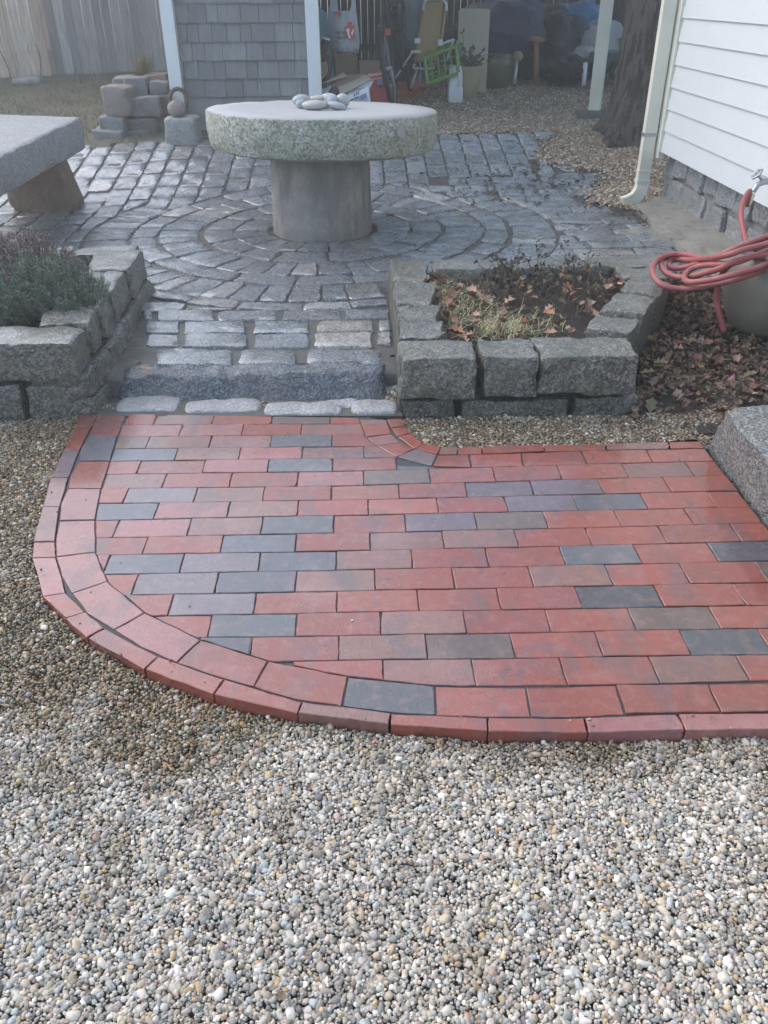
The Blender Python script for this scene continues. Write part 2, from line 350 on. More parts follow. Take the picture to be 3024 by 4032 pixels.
# ------------------------------------------------------------------ ground sheet
gx = np.concatenate([np.linspace(-80, -4, 20), np.linspace(-3.6, 4, 60), np.linspace(4.4, 80, 20)])
gy = np.concatenate([np.linspace(-60, -1, 12), np.linspace(-.6, 14, 110), np.linspace(15, 120, 18)])
mb = MB(); vv = [(x, y, ter(x, y) - .075 if y < 6.8 and x > -2.7 else ter(x, y) - .02 + .012 * nz((x, y, 0), 1.2)) for y in gy for x in gx]
nxg = len(gx)
mb.add(vv, [(j * nxg + i, j * nxg + i + 1, (j + 1) * nxg + i + 1, (j + 1) * nxg + i) for j in range(len(gy) - 1) for i in range(nxg - 1)])
ground = tag(mb.build('ground', 'ground', smooth=True), kind='structure')

# ------------------------------------------------------------------ brick patio
O_ = [(318, 1624), (296.6, 1675.8), (249.5, 1774.9), (199, 1879.7), (166.4, 1995.5), (130, 2133), (126.6, 2195.8), (167.8, 2348), (256.8, 2435), (340, 2511), (567.8, 2634), (839, 2735), (1172, 2808), (1534, 2853), (1921, 2878.7), (2315, 2886), (2700, 2875), (3120, 2868)]
M_ = [(387, 1627), (361.7, 1675.8), (312, 1774.9), (271, 1879.7), (235, 1995.5), (216, 2133), (220.6, 2193), (260.4, 2333.8), (336, 2409.8), (412, 2473), (622, 2583), (882.5, 2673.8), (1190, 2763), (1537.6, 2806), (1921, 2824), (2302, 2825), (2670, 2808), (3120, 2802)]
I_ = [(499, 1630), (463, 1717), (434, 1814.6), (397.8, 1923), (376, 2046), (377.6, 2172.7), (423, 2288), (571.4, 2412), (792, 2518), (1056, 2601), (1371, 2663), (1711, 2698), (2069, 2705), (2426, 2695), (2787, 2692), (3120, 2687)]
MI = [(387, 1627), (350.8, 1717), (311, 1814.6), (267.6, 1923), (231.5, 2049.7), (220.6, 2190.8), (283, 2337), (449, 2480), (694, 2608), (998, 2705), (1346, 2779), (1718, 2816), (2091, 2823), (2463, 2813), (2839, 2806), (3120, 2801)]
O2 = [(1584.5, 1647.6), (1596.7, 1678.8), (1618.4, 1703), (1669, 1743.9), (1737.8, 1758), (1803, 1761), (1897, 1758), (2140.5, 1750), (2384, 1744.9), (2631.7, 1740), (2770, 1736)]
M2 = [(1522, 1651), (1536, 1684), (1565, 1718), (1633, 1765.6), (1723, 1788.7), (1800, 1790), (1900, 1787.5), (2144, 1777), (2388, 1772), (2640, 1767), (2790, 1764)]
I2 = [(1413.7, 1651), (1423, 1674.4), (1441, 1721), (1481, 1754.7), (1560.6, 1799.5), (1700, 1835.7), (1857, 1840.8), (2062, 1836), (2314, 1829), (2569, 1821), (2830, 1814)]
MI2 = [(1522, 1651), (1528, 1672), (1542, 1708), (1577, 1742), (1636, 1766), (1723, 1792), (1846, 1789), (2052, 1783), (2288, 1775), (2544, 1770), (2778, 1765)]
gO, gM, gI, gMI, gO2, gM2, gI2, gMI2 = [[npt(*p) for p in L] for L in (O_, M_, I_, MI, O2, M2, I2, MI2)]
RE = [npt(2745, 1725), npt(3090, 2172)]          # edge along the granite block
rex, rey = RE[1][0] - RE[0][0], RE[1][1] - RE[0][1]; rl_ = math.hypot(rex, rey); REN = (rey / rl_, -rex / rl_)
if (0 - RE[0][0]) * REN[0] + (2 - RE[0][1]) * REN[1] < 0: REN = (-REN[0], -REN[1])
BR = {'R': (.27, .066, .044), 'P': (.31, .115, .105), 'M': (.22, .10, .08), 'D': (.095, .10, .117), 'B': (.13, .088, .07), 'V': (.14, .10, .12), 'N': (.065, .066, .078), 'U': (.17, .135, .15), 'O': (.3, .085, .055)}
patio = tag(MB().prism(ccw(gM[:-1] + [(1.5, gM[-1][1]), (1.5, 1.6)] + RE[::-1] + gM2[::-1] + [npt(1450, 1640), npt(800, 1628)]), -.06, -.0045).build('brick_patio', 'sand'), kind='structure')
nb = 0
def brick(poly, code, gap=.0014, dz=None, thick=.055):
    global nb
    poly = ccw(poly); poly = shrink(poly, gap)
    if len(poly) < 3 or abs(area(poly)) < 1.2e-4: return
    ch = .0014
    ins = shrink(poly, ch)
    if len(ins) != len(poly): 
        c = cent(poly); ins = [(c[0] + (p[0] - c[0]) * .93, c[1] + (p[1] - c[1]) * .93) for p in poly]
    ci_ = rng.randrange(len(poly)) if rng.random() < .16 else -1
    q1, q2 = [], []; m = len(poly)
    for i in range(m):
        a, b, a2, b2 = poly[i], poly[(i + 1) % m], ins[i], ins[(i + 1) % m]; L = math.hypot(a[0] - b[0], a[1] - b[1]); ns = 1 if L < .03 else 3 if L < .13 else 5
        for k in range(ns):
            t = k / ns; o = (rng.uniform(-.0009, .0009), rng.uniform(-.0009, .0009)); e = 0
            if i == ci_ and k == 0: c_ = cent(poly); e = rng.uniform(.015, .045)
            pt = (a[0] + (b[0] - a[0]) * t + o[0], a[1] + (b[1] - a[1]) * t + o[1]); p2 = (a2[0] + (b2[0] - a2[0]) * t + o[0] * 1.5, a2[1] + (b2[1] - a2[1]) * t + o[1] * 1.5)
            if e: pt = (pt[0] + (c_[0] - pt[0]) * e, pt[1] + (c_[1] - pt[1]) * e); p2 = (p2[0] + (c_[0] - p2[0]) * e * 1.2, p2[1] + (c_[1] - p2[1]) * e * 1.2)
            q1.append(pt); q2.append(p2)
    poly, ins = q1, q2
    dz = rng.uniform(-.0016, .0016) if dz is None else dz
    tx, ty = rng.uniform(-.004, .004), rng.uniform(-.006, .006); c = cent(poly)
    zz = lambda p, z: z + dz + tx * (p[0] - c[0]) + ty * (p[1] - c[1])
    n = len(poly); j = [(rng.uniform(-.0006, .0006), rng.uniform(-.0006, .0006)) for _ in poly]
    v = [(p[0], p[1], -thick) for p in poly] + [(p[0] + a[0], p[1] + a[1], zz(p, -ch)) for p, a in zip(poly, j)] + [(p[0], p[1], zz(p, 0)) for p in ins]
    f = [(i, (i + 1) % n, n + (i + 1) % n, n + i) for i in range(n)] + [(n + i, n + (i + 1) % n, 2 * n + (i + 1) % n, 2 * n + i) for i in range(n)] + [tuple(range(2 * n, 3 * n))]
    b = BR[code]; k = rng.uniform(.86, 1.12)
    nb += 1
    return MB().add(v, f).build('brick', 'brick', patio, color=tuple(min(1, x * k * rng.uniform(.96, 1.04)) for x in b))
# row lines: (x, y) native pixels at the left, middle and right
RL = [[(470, 1628), (1304, 1643), (1450, 1645)], [(470, 1672), (1304, 1668.5), (1500, 1667)], [(470, 1718.4), (1304, 1711), (1600, 1708)], [(470, 1766), (1304, 1758.5), (1600, 1755)], [(470, 1814.6), (1304, 1805.5), (1700, 1801)],
      [(470, 1865), (1304, 1857), (2577, 1820.7)], [(470, 1921.7), (1304, 1913.7), (2577, 1879)], [(470, 1981), (1304, 1969.5), (2577, 1940)], [(470, 2046), (1304, 2029.5), (2577, 2003.7)],
      [(470, 2114.8), (1304, 2100), (2577, 2070)], [(470, 2183.5), (1304, 2170.5), (2577, 2141)], [(470, 2259.5), (1304, 2245.8), (2577, 2217.8)], [(600, 2341), (1304, 2328), (2577, 2301.8)],
      [(650, 2424), (1304, 2411.5), (2577, 2389.8)], [(900, 2508), (1304, 2504), (2577, 2480)], [(1000, 2607), (1304, 2601), (2577, 2582)]]
def rowy(j, gx_):
    P = [npt(*p) for p in RL[j]] if j < 16 else None
    if gx_ < P[1][0]: a, b = P[0], P[1]
    else: a, b = P[1], P[2]
    return a[1] + (b[1] - a[1]) * (gx_ - a[0]) / (b[0] - a[0])
def rowyL(j, g): return rowy(j, g) if j < 16 else -9
ROWS = [([499, 611, 839, 1070, 1300, 1430], 'RMRBR'), ([470, 712, 955, 1187, 1445], 'PPRM'), ([455, 582, 828, 1067, 1307, 1500], 'BMMDR'), ([430, 694, 944, 1190, 1434, 1570], 'DMPMM'),
        ([400, 546, 803, 1056, 1310, 1561, 1760], 'RRPDRD'), ([390, 647, 908, 1173, 1432, 1691, 1946, 2203, 2461, 2716, 2960], 'MRRPBRRRMR'), ([370, 495, 770, 1038, 1305, 1571, 1835, 2096, 2364, 2626, 2960], 'RUMRORVVRR'),
        ([360, 615, 900, 1173, 1450, 1723, 1994, 2266, 2537, 2804, 3060], 'DPMRORVDRR'), ([350, 456, 745, 1031, 1314, 1597, 1872, 2148, 2432, 2713, 2984, 3100], 'RPMDRVBRRRR'), ([350, 571, 873, 1165, 1457, 1745, 2033, 2317, 2608, 2896, 3160], 'RRDRMMRRRR'),
        ([360, 420, 716, 1021, 1325, 1622, 1918, 2215, 2510, 2808, 3100, 3300], 'RDUDMRRDRNN'), ([380, 531, 852, 1165, 1475, 1785, 2090, 2398, 2696, 2998, 3260], 'RUDMRRMRRB'), ([440, 673, 1003, 1326, 1646, 1964, 2279, 2594, 2909, 3240], 'RURRRRNRR'),
        ([560, 826, 1166, 1498, 1830, 2158, 2488, 2815, 3140], 'RDRMRRBR'), ([780, 988, 1335, 1679, 2018, 2358, 2697, 3012, 3300], 'NRMBRRNR'), ([1150, 1509, 1864, 2217, 2576, 2927, 3240], 'RMRRMR')]
def joint(j, xn):
    """ground x of the joint at native pixel xn in row j, as a line across the row"""
    ym = (rowpx(j, xn) + rowpx(j + 1, xn)) / 2; return npt(xn, ym)[0]
def rowpx(j, xn):
    if j >= 16: return 2690
    P = RL[j]; a, b = (P[0], P[1]) if xn < P[1][0] else (P[1], P[2])
    return a[1] + (b[1] - a[1]) * (xn - a[0]) / (b[0] - a[0])
def halfplane_clip(poly, a, b, inside_pt):
    nx, ny = -(b[1] - a[1]), b[0] - a[0]
    if (inside_pt[0] - a[0]) * nx + (inside_pt[1] - a[1]) * ny < 0: nx, ny = -nx, -ny
    return clip(poly, a, (nx, ny))
CORE = npt(1500, 2200)
CURVE2 = {0: [(0, 1)], 1: [(1, 2)], 2: [(2, 3)], 3: [(3, 4)], 4: [(4, 5), (5, 6)]}
for j, (xs, codes) in enumerate(ROWS):
    for k in range(len(xs) - 1):
        xa, xb = joint(j, xs[k]), joint(j, xs[k + 1])
        lo = (lambda g: rowy(j + 1, g)) if j < 15 else (lambda g: .9)
        poly = [(xa, lo(xa)), (xb, lo(xb)), (xb, rowy(j, xb)), (xa, rowy(j, xa))]
        for i in range(len(gI) - 1):
            if len(poly) >= 3: poly = halfplane_clip(poly, gI[i], gI[i + 1], CORE)
        if j in CURVE2 and k >= len(xs) - 2:
            for (a, b) in CURVE2[j]:
                if len(poly) >= 3: poly = halfplane_clip(poly, gI2[a], gI2[b], CORE)
        if len(poly) >= 3: poly = clip(poly, RE[0], REN)
        if len(poly) >= 3: brick(poly, codes[k])
IB = 'RDRPPPPPRRNRRRRR'
def bulge(a, b, line, k=.96):
    m = ((a[0] + b[0]) / 2, (a[1] + b[1]) / 2); best = None
    for i in range(len(line) - 1):
        p, q = line[i], line[i + 1]; dx, dy = q[0] - p[0], q[1] - p[1]; t = max(0, min(1, ((m[0] - p[0]) * dx + (m[1] - p[1]) * dy) / (dx * dx + dy * dy)))
        c = (p[0] + dx * t, p[1] + dy * t); d = math.hypot(c[0] - m[0], c[1] - m[1])
        if best is None or d < best[0]: best = (d, c)
    return (m[0] + (best[1][0] - m[0]) * k, m[1] + (best[1][1] - m[1]) * k)
for i in range(len(gI) - 1): brick([gMI[i], bulge(gMI[i], gMI[i + 1], gM), gMI[i + 1], gI[i + 1], gI[i]], IB[i] if i < len(IB) else 'R', gap=.0022)
OB = 'RRVMMRPRRRRRMRRPPP'
for i in range(len(gO) - 1): brick([gO[i], gO[i + 1], gM[i + 1], gM[i]], OB[i] if i < len(OB) else 'R', gap=.0018, thick=.06)
for i in range(len(gI2) - 1):
    p = clip([gI2[i], gI2[i + 1], gMI2[i + 1], gMI2[i]], RE[0], REN)
    if len(p) > 2: brick(p, 'MRMRURRRRRR'[i], gap=.0025)
for i in range(len(gO2) - 1):
    p = clip([gM2[i], gM2[i + 1], gO2[i + 1], gO2[i]], RE[0], REN)
    if len(p) > 2: brick(p, 'RRRRMRRRMRR'[i], gap=.002, thick=.06)

# ------------------------------------------------------------------ cobblestone patio
TC = (-.205, 5.15)
def Gp(x, y): p = G(x, y); return (p.x, p.y)
edge_right = [Gp(1230, 283), Gp(1180, 307), Gp(1169, 343), Gp(1191, 354), Gp(1242, 358), Gp(1314, 372), Gp(1311, 408), Gp(1285, 423), Gp(1292, 441), Gp(1343, 447), Gp(1403, 488), Gp(1465, 540), (1.62, 4.03)]
PATIO = [(-3.0, 4.08), (-1.02, 4.08), (-1.02, 2.95), (.14, 2.95), (.14, 4.03)] + edge_right[::-1] + [Gp(1050, 281), (.6, 7.36), (-.9, 7.33), (-1.35, 7.2), (-2.1, 7.17), (-3.0, 7.05)]
PATIO = PATIO if area(PATIO) > 0 else PATIO[::-1]
# mortar bed following the terrain
pg = [(x, y) for y in np.arange(3.035, 7.62, .07) for x in np.arange(-3.1, 2.2, .07)]
P2 = np.array(pg); ins = inside(P2, PATIO) | ((segdist(P2, PATIO) < .08) & (P2[:, 1] > 3.05))
id_ = {}; mb = MB(); v = []; f = []
nxp = len(np.arange(-3.1, 2.2, .07))
for i, p in enumerate(pg):
    zb = (max(.09, ter(p[0], p[1])) if p[1] > 5.4 else .09) - .007 + .003 * nz(p + (0,), 6)
    v.append((p[0], p[1], zb))
for i in range(len(pg) - nxp - 1):
    q = (i, i + 1, i + nxp + 1, i + nxp)
    if (i % nxp) < nxp - 1 and all(ins[a] for a in q): f.append(q)
used = sorted({a for q in f for a in q}); rm = {a: k for k, a in enumerate(used)}
cob = tag(mb.add([v[a] for a in used], [tuple(rm[a] for a in q) for q in f]).build('cobblestone_patio', 'mortar', smooth=True), kind='structure')
stones = []
def cell(poly): stones.append(ccw(poly))
def ringcells(ra, rb, width, a0, a1, ph):
    rm_ = (ra + rb) / 2; n = max(3, int(round((a1 - a0) * rm_ / width))); bounds = [a0 + (a1 - a0) * (k + ph + rng.uniform(-.13, .13)) / n for k in range(n + 1)]
    for k in range(n):
        a, b = bounds[k], bounds[k + 1]; jr = rng.uniform(-.012, .012)
        cell([(TC[0] + r * math.cos(t), TC[1] + r * math.sin(t)) for r, t in ((ra + jr * .5, a), (rb + jr, a), (rb + jr, (a + b) / 2), (rb + jr, b), (ra + jr * .5, b))])
TAU = 2 * math.pi
ringcells(.325, .535, .135, 0, TAU, .2); ringcells(.545, .72, .27, 0, TAU, .5); ringcells(.73, .97, .135, 0, TAU, .1); ringcells(.98, 1.125, .27, 0, TAU, .6)
ringcells(1.135, 1.39, .14, rad(150), rad(395), .3); ringcells(1.40, 1.50, .27, rad(222), rad(318), .2)
NB1 = lambda X, Y: ((450 + X / 1.3825) / NPX, (900 + Y / 1.3825) / NPX)
ROWS2 = [[(215, 655, 660, 752), (670, 1000, 658, 746), (1040, 1462, 655, 745)], [(170, 355, 577, 642), (370, 732, 577, 653), (750, 1065, 570, 653), (1080, 1410, 570, 650), (1420, 1515, 565, 632)],
         [(165, 362, 505, 571), (365, 722, 509, 577), (750, 1067, 504, 571), (1095, 1417, 503, 569), (1428, 1512, 497, 560)], [(150, 217, 440, 497), (220, 550, 445, 509), (555, 887, 444, 505), (908, 1242, 442, 501), (1248, 1508, 440, 496)]]
for row in ROWS2:
    for (xa, xb, ya, yb) in row:
        c = [atz(*NB1(x, y), .09) for x, y in ((xa, yb), (xb, yb), (xb - 6, ya), (xa + 8, ya))]; cell([(p.x, p.y) for p in c])
def tangent_clip(poly, R_):
    c = cent(poly); dx, dy = c[0] - TC[0], c[1] - TC[1]; l = math.hypot(dx, dy); dx /= l; dy /= l
    return clip(poly, (TC[0] + dx * R_, TC[1] + dy * R_), (dx, dy))
def fieldcells(x0, x1, y0, y1, w, l, along, keep, R_):
    k = 0; x = (x0 if along == 'y' else y0)
    while x < (x1 if along == 'y' else y1):
        ww = w * rng.uniform(.9, 1.12); y = (y0 if along == 'y' else x0) - rng.uniform(0, l)
        while y < (y1 if along == 'y' else x1):
            ll = l * rng.uniform(.75, 1.2)
            q = [(x, y), (x + ww, y), (x + ww, y + ll), (x, y + ll)]
            if along == 'x': q = [(b, a) for a, b in q]
            q = ccw(q); c = cent(q)
            if keep(c):
                if math.hypot(c[0] - TC[0], c[1] - TC[1]) > R_ - .1: q = tangent_clip(q, R_)
                else: q = []
                if len(q) > 2 and area(q) > .006: cell(q)
            y += ll
        x += ww
def ang(c): return math.degrees(math.atan2(c[1] - TC[1], c[0] - TC[0])) % 360
def Rout(c): return 1.4 if (ang(c) > 150 or ang(c) < 35) else 1.135
fieldcells(-3.0, 2.2, 4.1, 7.6, .158, .27, 'y', lambda c: (c[1] > 5.1 and (c[0] < .55 or c[1] > 6.3) and 35 <= ang(c) <= 150), 1.135)
fieldcells(-3.0, -1.0, 4.1, 7.4, .158, .27, 'y', lambda c: ang(c) > 150 and c[0] < -1.2 and c[1] > 4.08, 1.4)
fieldcells(.5, 2.3, 4.03, 6.3, .145, .28, 'x', lambda c: ang(c) > 318 or ang(c) < 35, 1.4)
fieldcells(.5, 2.3, 5.3, 6.3, .145, .28, 'x', lambda c: 35 <= ang(c) < 80 and c[0] > .55, 1.14)
fieldcells(-1.02, .14, 3.66, 4.6, .14, .26, 'x', lambda c: c[1] > 3.66 and c[1] < 4.5 and 215 < ang(c) < 325 and abs(c[0] + .43) < .6, 1.51)
keepst = []
for s in stones:
    c = np.array([cent(s)])
    if not inside(c, PATIO)[0]: continue
    n_in = inside(np.array(s), PATIO).sum()
    if n_in < len(s) * .5: continue
    if n_in < len(s):   # clip by nearest boundary segment
        best = None
        for i in range(len(PATIO)):
            d = segdist(np.array(s), [PATIO[i], PATIO[(i + 1) % len(PATIO)]], False).min()
            if best is None or d < best[0]: best = (d, i)
        i = best[1]; s = ccw(halfplane_clip(s, PATIO[i], PATIO[(i + 1) % len(PATIO)], cent(s)))
    keepst.append(s)
def shown(s):
    c = cent(s); return area(s) / (c[0] ** 2 + c[1] ** 2)
keepst.sort(key=lambda s: -shown(s))
def onview(s):
    c = Vector((*cent(s), ter(*cent(s)))) - CAMP; z = c.dot(fw); x = c.dot(rr) / z * F_PX + 1512
    return -120 < x < 3150
keepst = [s for s in keepst if onview(s)]
rest = MB(); nst = 0
for s in keepst:
    g = shrink(s, .005 + rng.uniform(0, .003))
    if len(g) < 3 or area(g) < .002: continue
    # soften corners, roughen the outline
    q = []
    for i in range(len(g)):
        a, b, c_ = g[i - 1], g[i], g[(i + 1) % len(g)]
        for t, o in ((.11, a), (.11, c_)): q.append((b[0] + (o[0] - b[0]) * t * rng.uniform(.2, 1.1), b[1] + (o[1] - b[1]) * t * rng.uniform(.2, 1.1)))
    o2 = []
    for i in range(len(q)):
        a, b = q[i], q[(i + 1) % len(q)]
        L = math.hypot(a[0] - b[0], a[1] - b[1]); m_ = max(1, int(L / .05))
        for k in range(m_):
            t = k / m_; o2.append((a[0] + (b[0] - a[0]) * t + rng.uniform(-.005, .005), a[1] + (b[1] - a[1]) * t + rng.uniform(-.005, .005)))
    n = len(o2); c = cent(o2); dz = rng.uniform(-.003, .004); tx, ty = rng.uniform(-.015, .015), rng.uniform(-.02, .02)
    base = lambda p: (.09 if p[1] < 5.4 else ter(p[0], p[1]))
    def ringv(sc_, z): return [(c[0] + (p[0] - c[0]) * sc_, c[1] + (p[1] - c[1]) * sc_, base(p) + z + (dz + tx * (p[0] - c[0]) + ty * (p[1] - c[1]) if z > -.03 else 0) + (rng.uniform(-.002, .002) if z > -.03 else 0)) for p in o2]
    v = ringv(1, -.06) + ringv(1.0, -.001) + ringv(.955, .0035) + ringv(.5, .004 + rng.uniform(-.002, .002)) + [(c[0], c[1], base(c) + dz + .0045)]
    f = [(r * n + i, r * n + (i + 1) % n, (r + 1) * n + (i + 1) % n, (r + 1) * n + i) for r in range(3) for i in range(n)] + [(3 * n + i, 3 * n + (i + 1) % n, 4 * n) for i in range(n)]
    if nst < 298:
        k = rng.uniform(.62, 1.3); t = rng.random(); col = (.135 * k, .168 * k, .21 * k) if t < .7 else (.095 * k, .118 * k, .148 * k) if t < .88 else (.34 * k, .30 * k, .26 * k) if t < .95 else (.4 * k, .40 * k, .39 * k)
        MB().add(v, f).build('cobblestone', 'cobble', cob, smooth=True, color=col, edge=40)
    else: rest.add(v, f)
    nst += 1
if rest.v: tag(rest.build('cobblestone', 'cobble', cob, smooth=True, color=(.29, .32, .35)), kind='stuff')
print('bricks', nb, 'cobbles', nst)

# ------------------------------------------------------------------ step and kerb
step = MB()
yf = 2.9
rock(step, [(-.93, 2.885, -.04), (.10, 2.845, -.04), (-.95, 3.06, -.04), (.12, 3.03, -.04), (-.9, 2.955, .076), (.085, 2.93, .082), (-.92, 3.035, .096), (.10, 3.01, .098)], 4, (40, 10, 6), 12, .011, 13)
so_ = tag(step.build('granite_step', 'step', smooth=True, base=True), 'long rough bluish granite step slab between the two stone planters', 'step')
kerb = tag(MB().prism([(-1.0, 2.775), (.15, 2.725), (.15, 3.03), (-1.0, 3.03)], -.05, -.001).build('stone_kerb', 'mortar'), kind='structure')
for xa, xb, xc, xd in ((-1.06, -.9, -1.06, -.84), (.07, .175, .06, .175)):
    mb = MB(); rock(mb, [(xa, 2.93, -.03), (xb, 2.93, -.03), (xc, 3.06, -.03), (xd, 3.06, -.03), (xa, 2.95, .075), (xb, 2.95, .06), (xc, 3.08, .098), (xd, 3.08, .098)], 7, (8, 8, 6), 8, .008, 9); mb.build('mortar_fillet', 'mortar', kerb, smooth=True)
for (xa, xb, ya, yb, sd_) in [(-5, 335, 932, 1008, 1), (362, 790, 950, 1014, 2), (806, 1240, 962, 1026, 3), (1150, 1330, 948, 985, 4), (1285, 1545, 950, 1022, 5)]:
    a = atz(*NB1(xa, yb), .0); b = atz(*NB1(xb, yb), .0); c = atz(*NB1(xb, ya), .0); d = atz(*NB1(xa, ya), .0)
    mb = MB(); y0 = (a.y + b.y) / 2; y1 = (c.y + d.y) / 2
    rock(mb, [(a.x - .006, a.y + .008, -.05), (b.x + .006, b.y + .008, -.05), (a.x - .012, y1 + .03, -.05), (b.x + .012, y1 + .03, -.05), (a.x - .006, a.y + .016, .007), (b.x + .006, b.y + .016, .007), (a.x - .006, y1 + .012, .016), (b.x + .006, y1 + .012, .016)], sd_, (16, 7, 4), 5.5, .007, 12)
    mb.build('stone', 'kerb', kerb, smooth=True)

# ------------------------------------------------------------------ stone planters
PC = [(.075, .08, .075), (.06, .065, .067), (.09, .09, .085), (.065, .072, .073), (.07, .07, .062)]
def pstone(par, c8, seed, n=(10, 8, 7), rough=.011, power=16, col=None):
    mb = MB(); rock(mb, jit(c8, .004), seed, n, max(power, 22), rough, 12)
    k = rng.uniform(.85, 1.15); c = col or rng.choice(PC)
    return mb.build('stone', 'planter', par, smooth=True, color=tuple(x * k for x in c), edge=34)
lp = empty('stone_planter', (-1.6, 3.4, 0), 'granite block planter with bushy green shrub, left of the step', 'planter')
zt = .283
# mortar core behind the stones
mb = MB()
mb.box((-1.07, 3.42, .1), (.1, 1.2, .33)); mb.box((-1.75, 2.89, .1), (1.3, .1, .33)); mb.box((-1.75, 3.97, .12), (1.3, .09, .27))
mb.build('mortar', 'wallmortar', lp)
# top course, front then side
pstone(lp, c8box(-1.62, -1.0, 2.775, 2.955, .135, zt), 1, (16, 6, 6)); pstone(lp, c8box(-2.3, -1.635, 2.775, 2.955, .135, zt), 2, (14, 6, 6))
for k, (ya, yb) in enumerate(((2.965, 3.12), (3.13, 3.31), (3.325, 3.62), (3.635, 3.98))):
    pstone(lp, [(-1.185, ya, .16), (-.985, ya, .155), (-1.2, yb, .16), (-1.0, yb, .155), (-1.18, ya, zt), (-.995, ya, zt), (-1.19 - (.05 if k == 3 else 0), yb, zt + .004), (-1.01, yb, zt + .004)], 3 + k)
# lower courses of the side share one battered face
def outer(y, z): return -.992 + (.02 + .055 * math.exp(-((y - 3.2) / .27) ** 2)) * (zt - z) / .29
for k0, (za, zb_, cuts) in enumerate(((.062, .148, (2.79, 2.90, 3.07, 3.34, 3.66, 3.97)), (-.05, .055, (2.79, 2.98, 3.30, 3.62, 3.96)))):
    for k in range(len(cuts) - 1):
        ya, yb = cuts[k] + .006, cuts[k + 1] - .006
        pstone(lp, [(-1.18, ya, za), (outer(ya, za), ya, za), (-1.18, yb, za), (outer(yb, za), yb, za), (-1.18, ya, zb_), (outer(ya, zb_), ya, zb_), (-1.18, yb, zb_), (outer(yb, zb_), yb, zb_)], 10 + k + 7 * k0, rough=.008)
for k, (xa, xb) in enumerate(((-1.205, -1.0), (-1.34, -1.225), (-1.7, -1.355), (-2.1, -1.72))):
    pstone(lp, c8box(xa, xb, 2.79, 2.95, -.02, .115), 24 + k, (10, 5, 6), power=7)
for k, (xa, xb) in enumerate(((-1.33, -1.05), (-1.63, -1.35), (-1.95, -1.65), (-2.3, -1.97))):
    pstone(lp, c8box(xa, xb, 3.9, 4.08, .03, zt), 30 + k)
rp = empty('stone_planter', (.7, 3.3, 0), 'five sided granite block planter full of dead leaves, right of the step', 'planter')
zr = .213
def wallrun(par, pts, z0, z1, th, seed, cuts, side, power=10, n=(8, 6, 5)):
    """stones along the line a-b, thick th to the given side"""
    a, b = Vector((*pts[0], 0)), Vector((*pts[1], 0)); d = b - a; nrm = Vector((-d.y, d.x, 0)).normalized() * side
    for k in range(len(cuts) - 1):
        p, q = a + d * cuts[k], a + d * cuts[k + 1]; g = d.normalized() * .011; p = p + g; q = q - g
        c8 = [p, q, p + nrm * th, q + nrm * th]
        if side < 0: c8 = [p + nrm * th, q + nrm * th, p, q]
        c8 = [Vector((w.x, w.y, z0)) for w in c8] + [Vector((w.x, w.y, z1)) for w in c8]
        pstone(par, c8, seed + k, n, power=power)
mb = MB()
mb.prism([(.155, 2.80), (.93, 2.80), (1.27, 3.62), (1.33, 3.95), (.155, 4.0), (.155, 3.9), (1.22, 3.85), (1.22, 3.65), (.9, 2.86), (.27, 2.87), (.27, 3.9), (.155, 3.9)], -.05, .15)
mb.build('mortar', 'wallmortar', rp)
rt = MB().add([(.137, 2.80, -.03), (.137, 3.98, .06), (.15, 3.98, .2), (.15, 2.80, .195)], [(0, 1, 2, 3)])
zlo = .068
# front course follows the photographed joints
for k, (pa, pb) in enumerate(((865, 1036), (1045, 1169), (1173, 1392))):
    a, b = atz(pa, 778, zr), atz(pb, 778, zr)
    pstone(rp, [(a.x, 2.725, zlo), (b.x, 2.715, zlo - .004), (a.x, 2.93, zlo), (b.x, 2.92, zlo), (a.x + .004, 2.735, zr), (b.x - .004, 2.725, zr), (a.x, 2.925, zr), (b.x, 2.91, zr)], 40 + k, (12, 8, 8), col=((.075, .07, .058), (.05, .05, .053), (.078, .072, .058))[k])
for k, (pa, pb) in enumerate(((866, 978), (998, 1224), (1236, 1376))):
    a, b = atz(pa, 880, 0), atz(pb, 880, 0)
    pstone(rp, c8box(a.x, b.x, 2.745, 2.92, -.05, .042), 44 + k, (10, 5, 5), power=6)
for k, (ya, yb) in enumerate(((2.945, 2.99), (3.0, 3.13), (3.14, 3.32), (3.335, 3.64), (3.655, 4.01))):
    pstone(rp, [(.15, ya, .085), (.30, ya, .085), (.155, yb, .085), (.33, yb, .085), (.152, ya, zr - .004 + .002 * k), (.30, ya, zr - .004), (.158, yb, zr), (.33 + .015 * (k > 2), yb, zr)], 50 + k)
mb = MB(); rock(mb, [(.135, 2.76, -.05), (.16, 2.76, -.05), (.135, 4.0, .05), (.16, 4.0, .05), (.142, 2.76, .19), (.16, 2.76, .19), (.148, 4.0, .19), (.16, 4.0, .19)], 60, (3, 24, 6), 20, .004, 18)
mb.build('mortar', 'wallmortar', rp, smooth=True)
for k, (ta, tb_, dz_) in enumerate(((0, .24, 0), (.28, .6, .006), (.64, .98, -.004))):
    wallrun(rp, ((1.005, 2.94), (1.41, 3.66)), -.03, zr + dz_, .165, 61 + k, (ta, tb_), 1)
wallrun(rp, ((1.40, 3.67), (1.385, 4.02)), .0, zr - .006, .2, 70, (0, 1), 1)
wallrun(rp, ((.345, 4.01), (1.40, 4.0)), .04, zr - .004, .16, 74, (0, .36, .7, 1), -1)

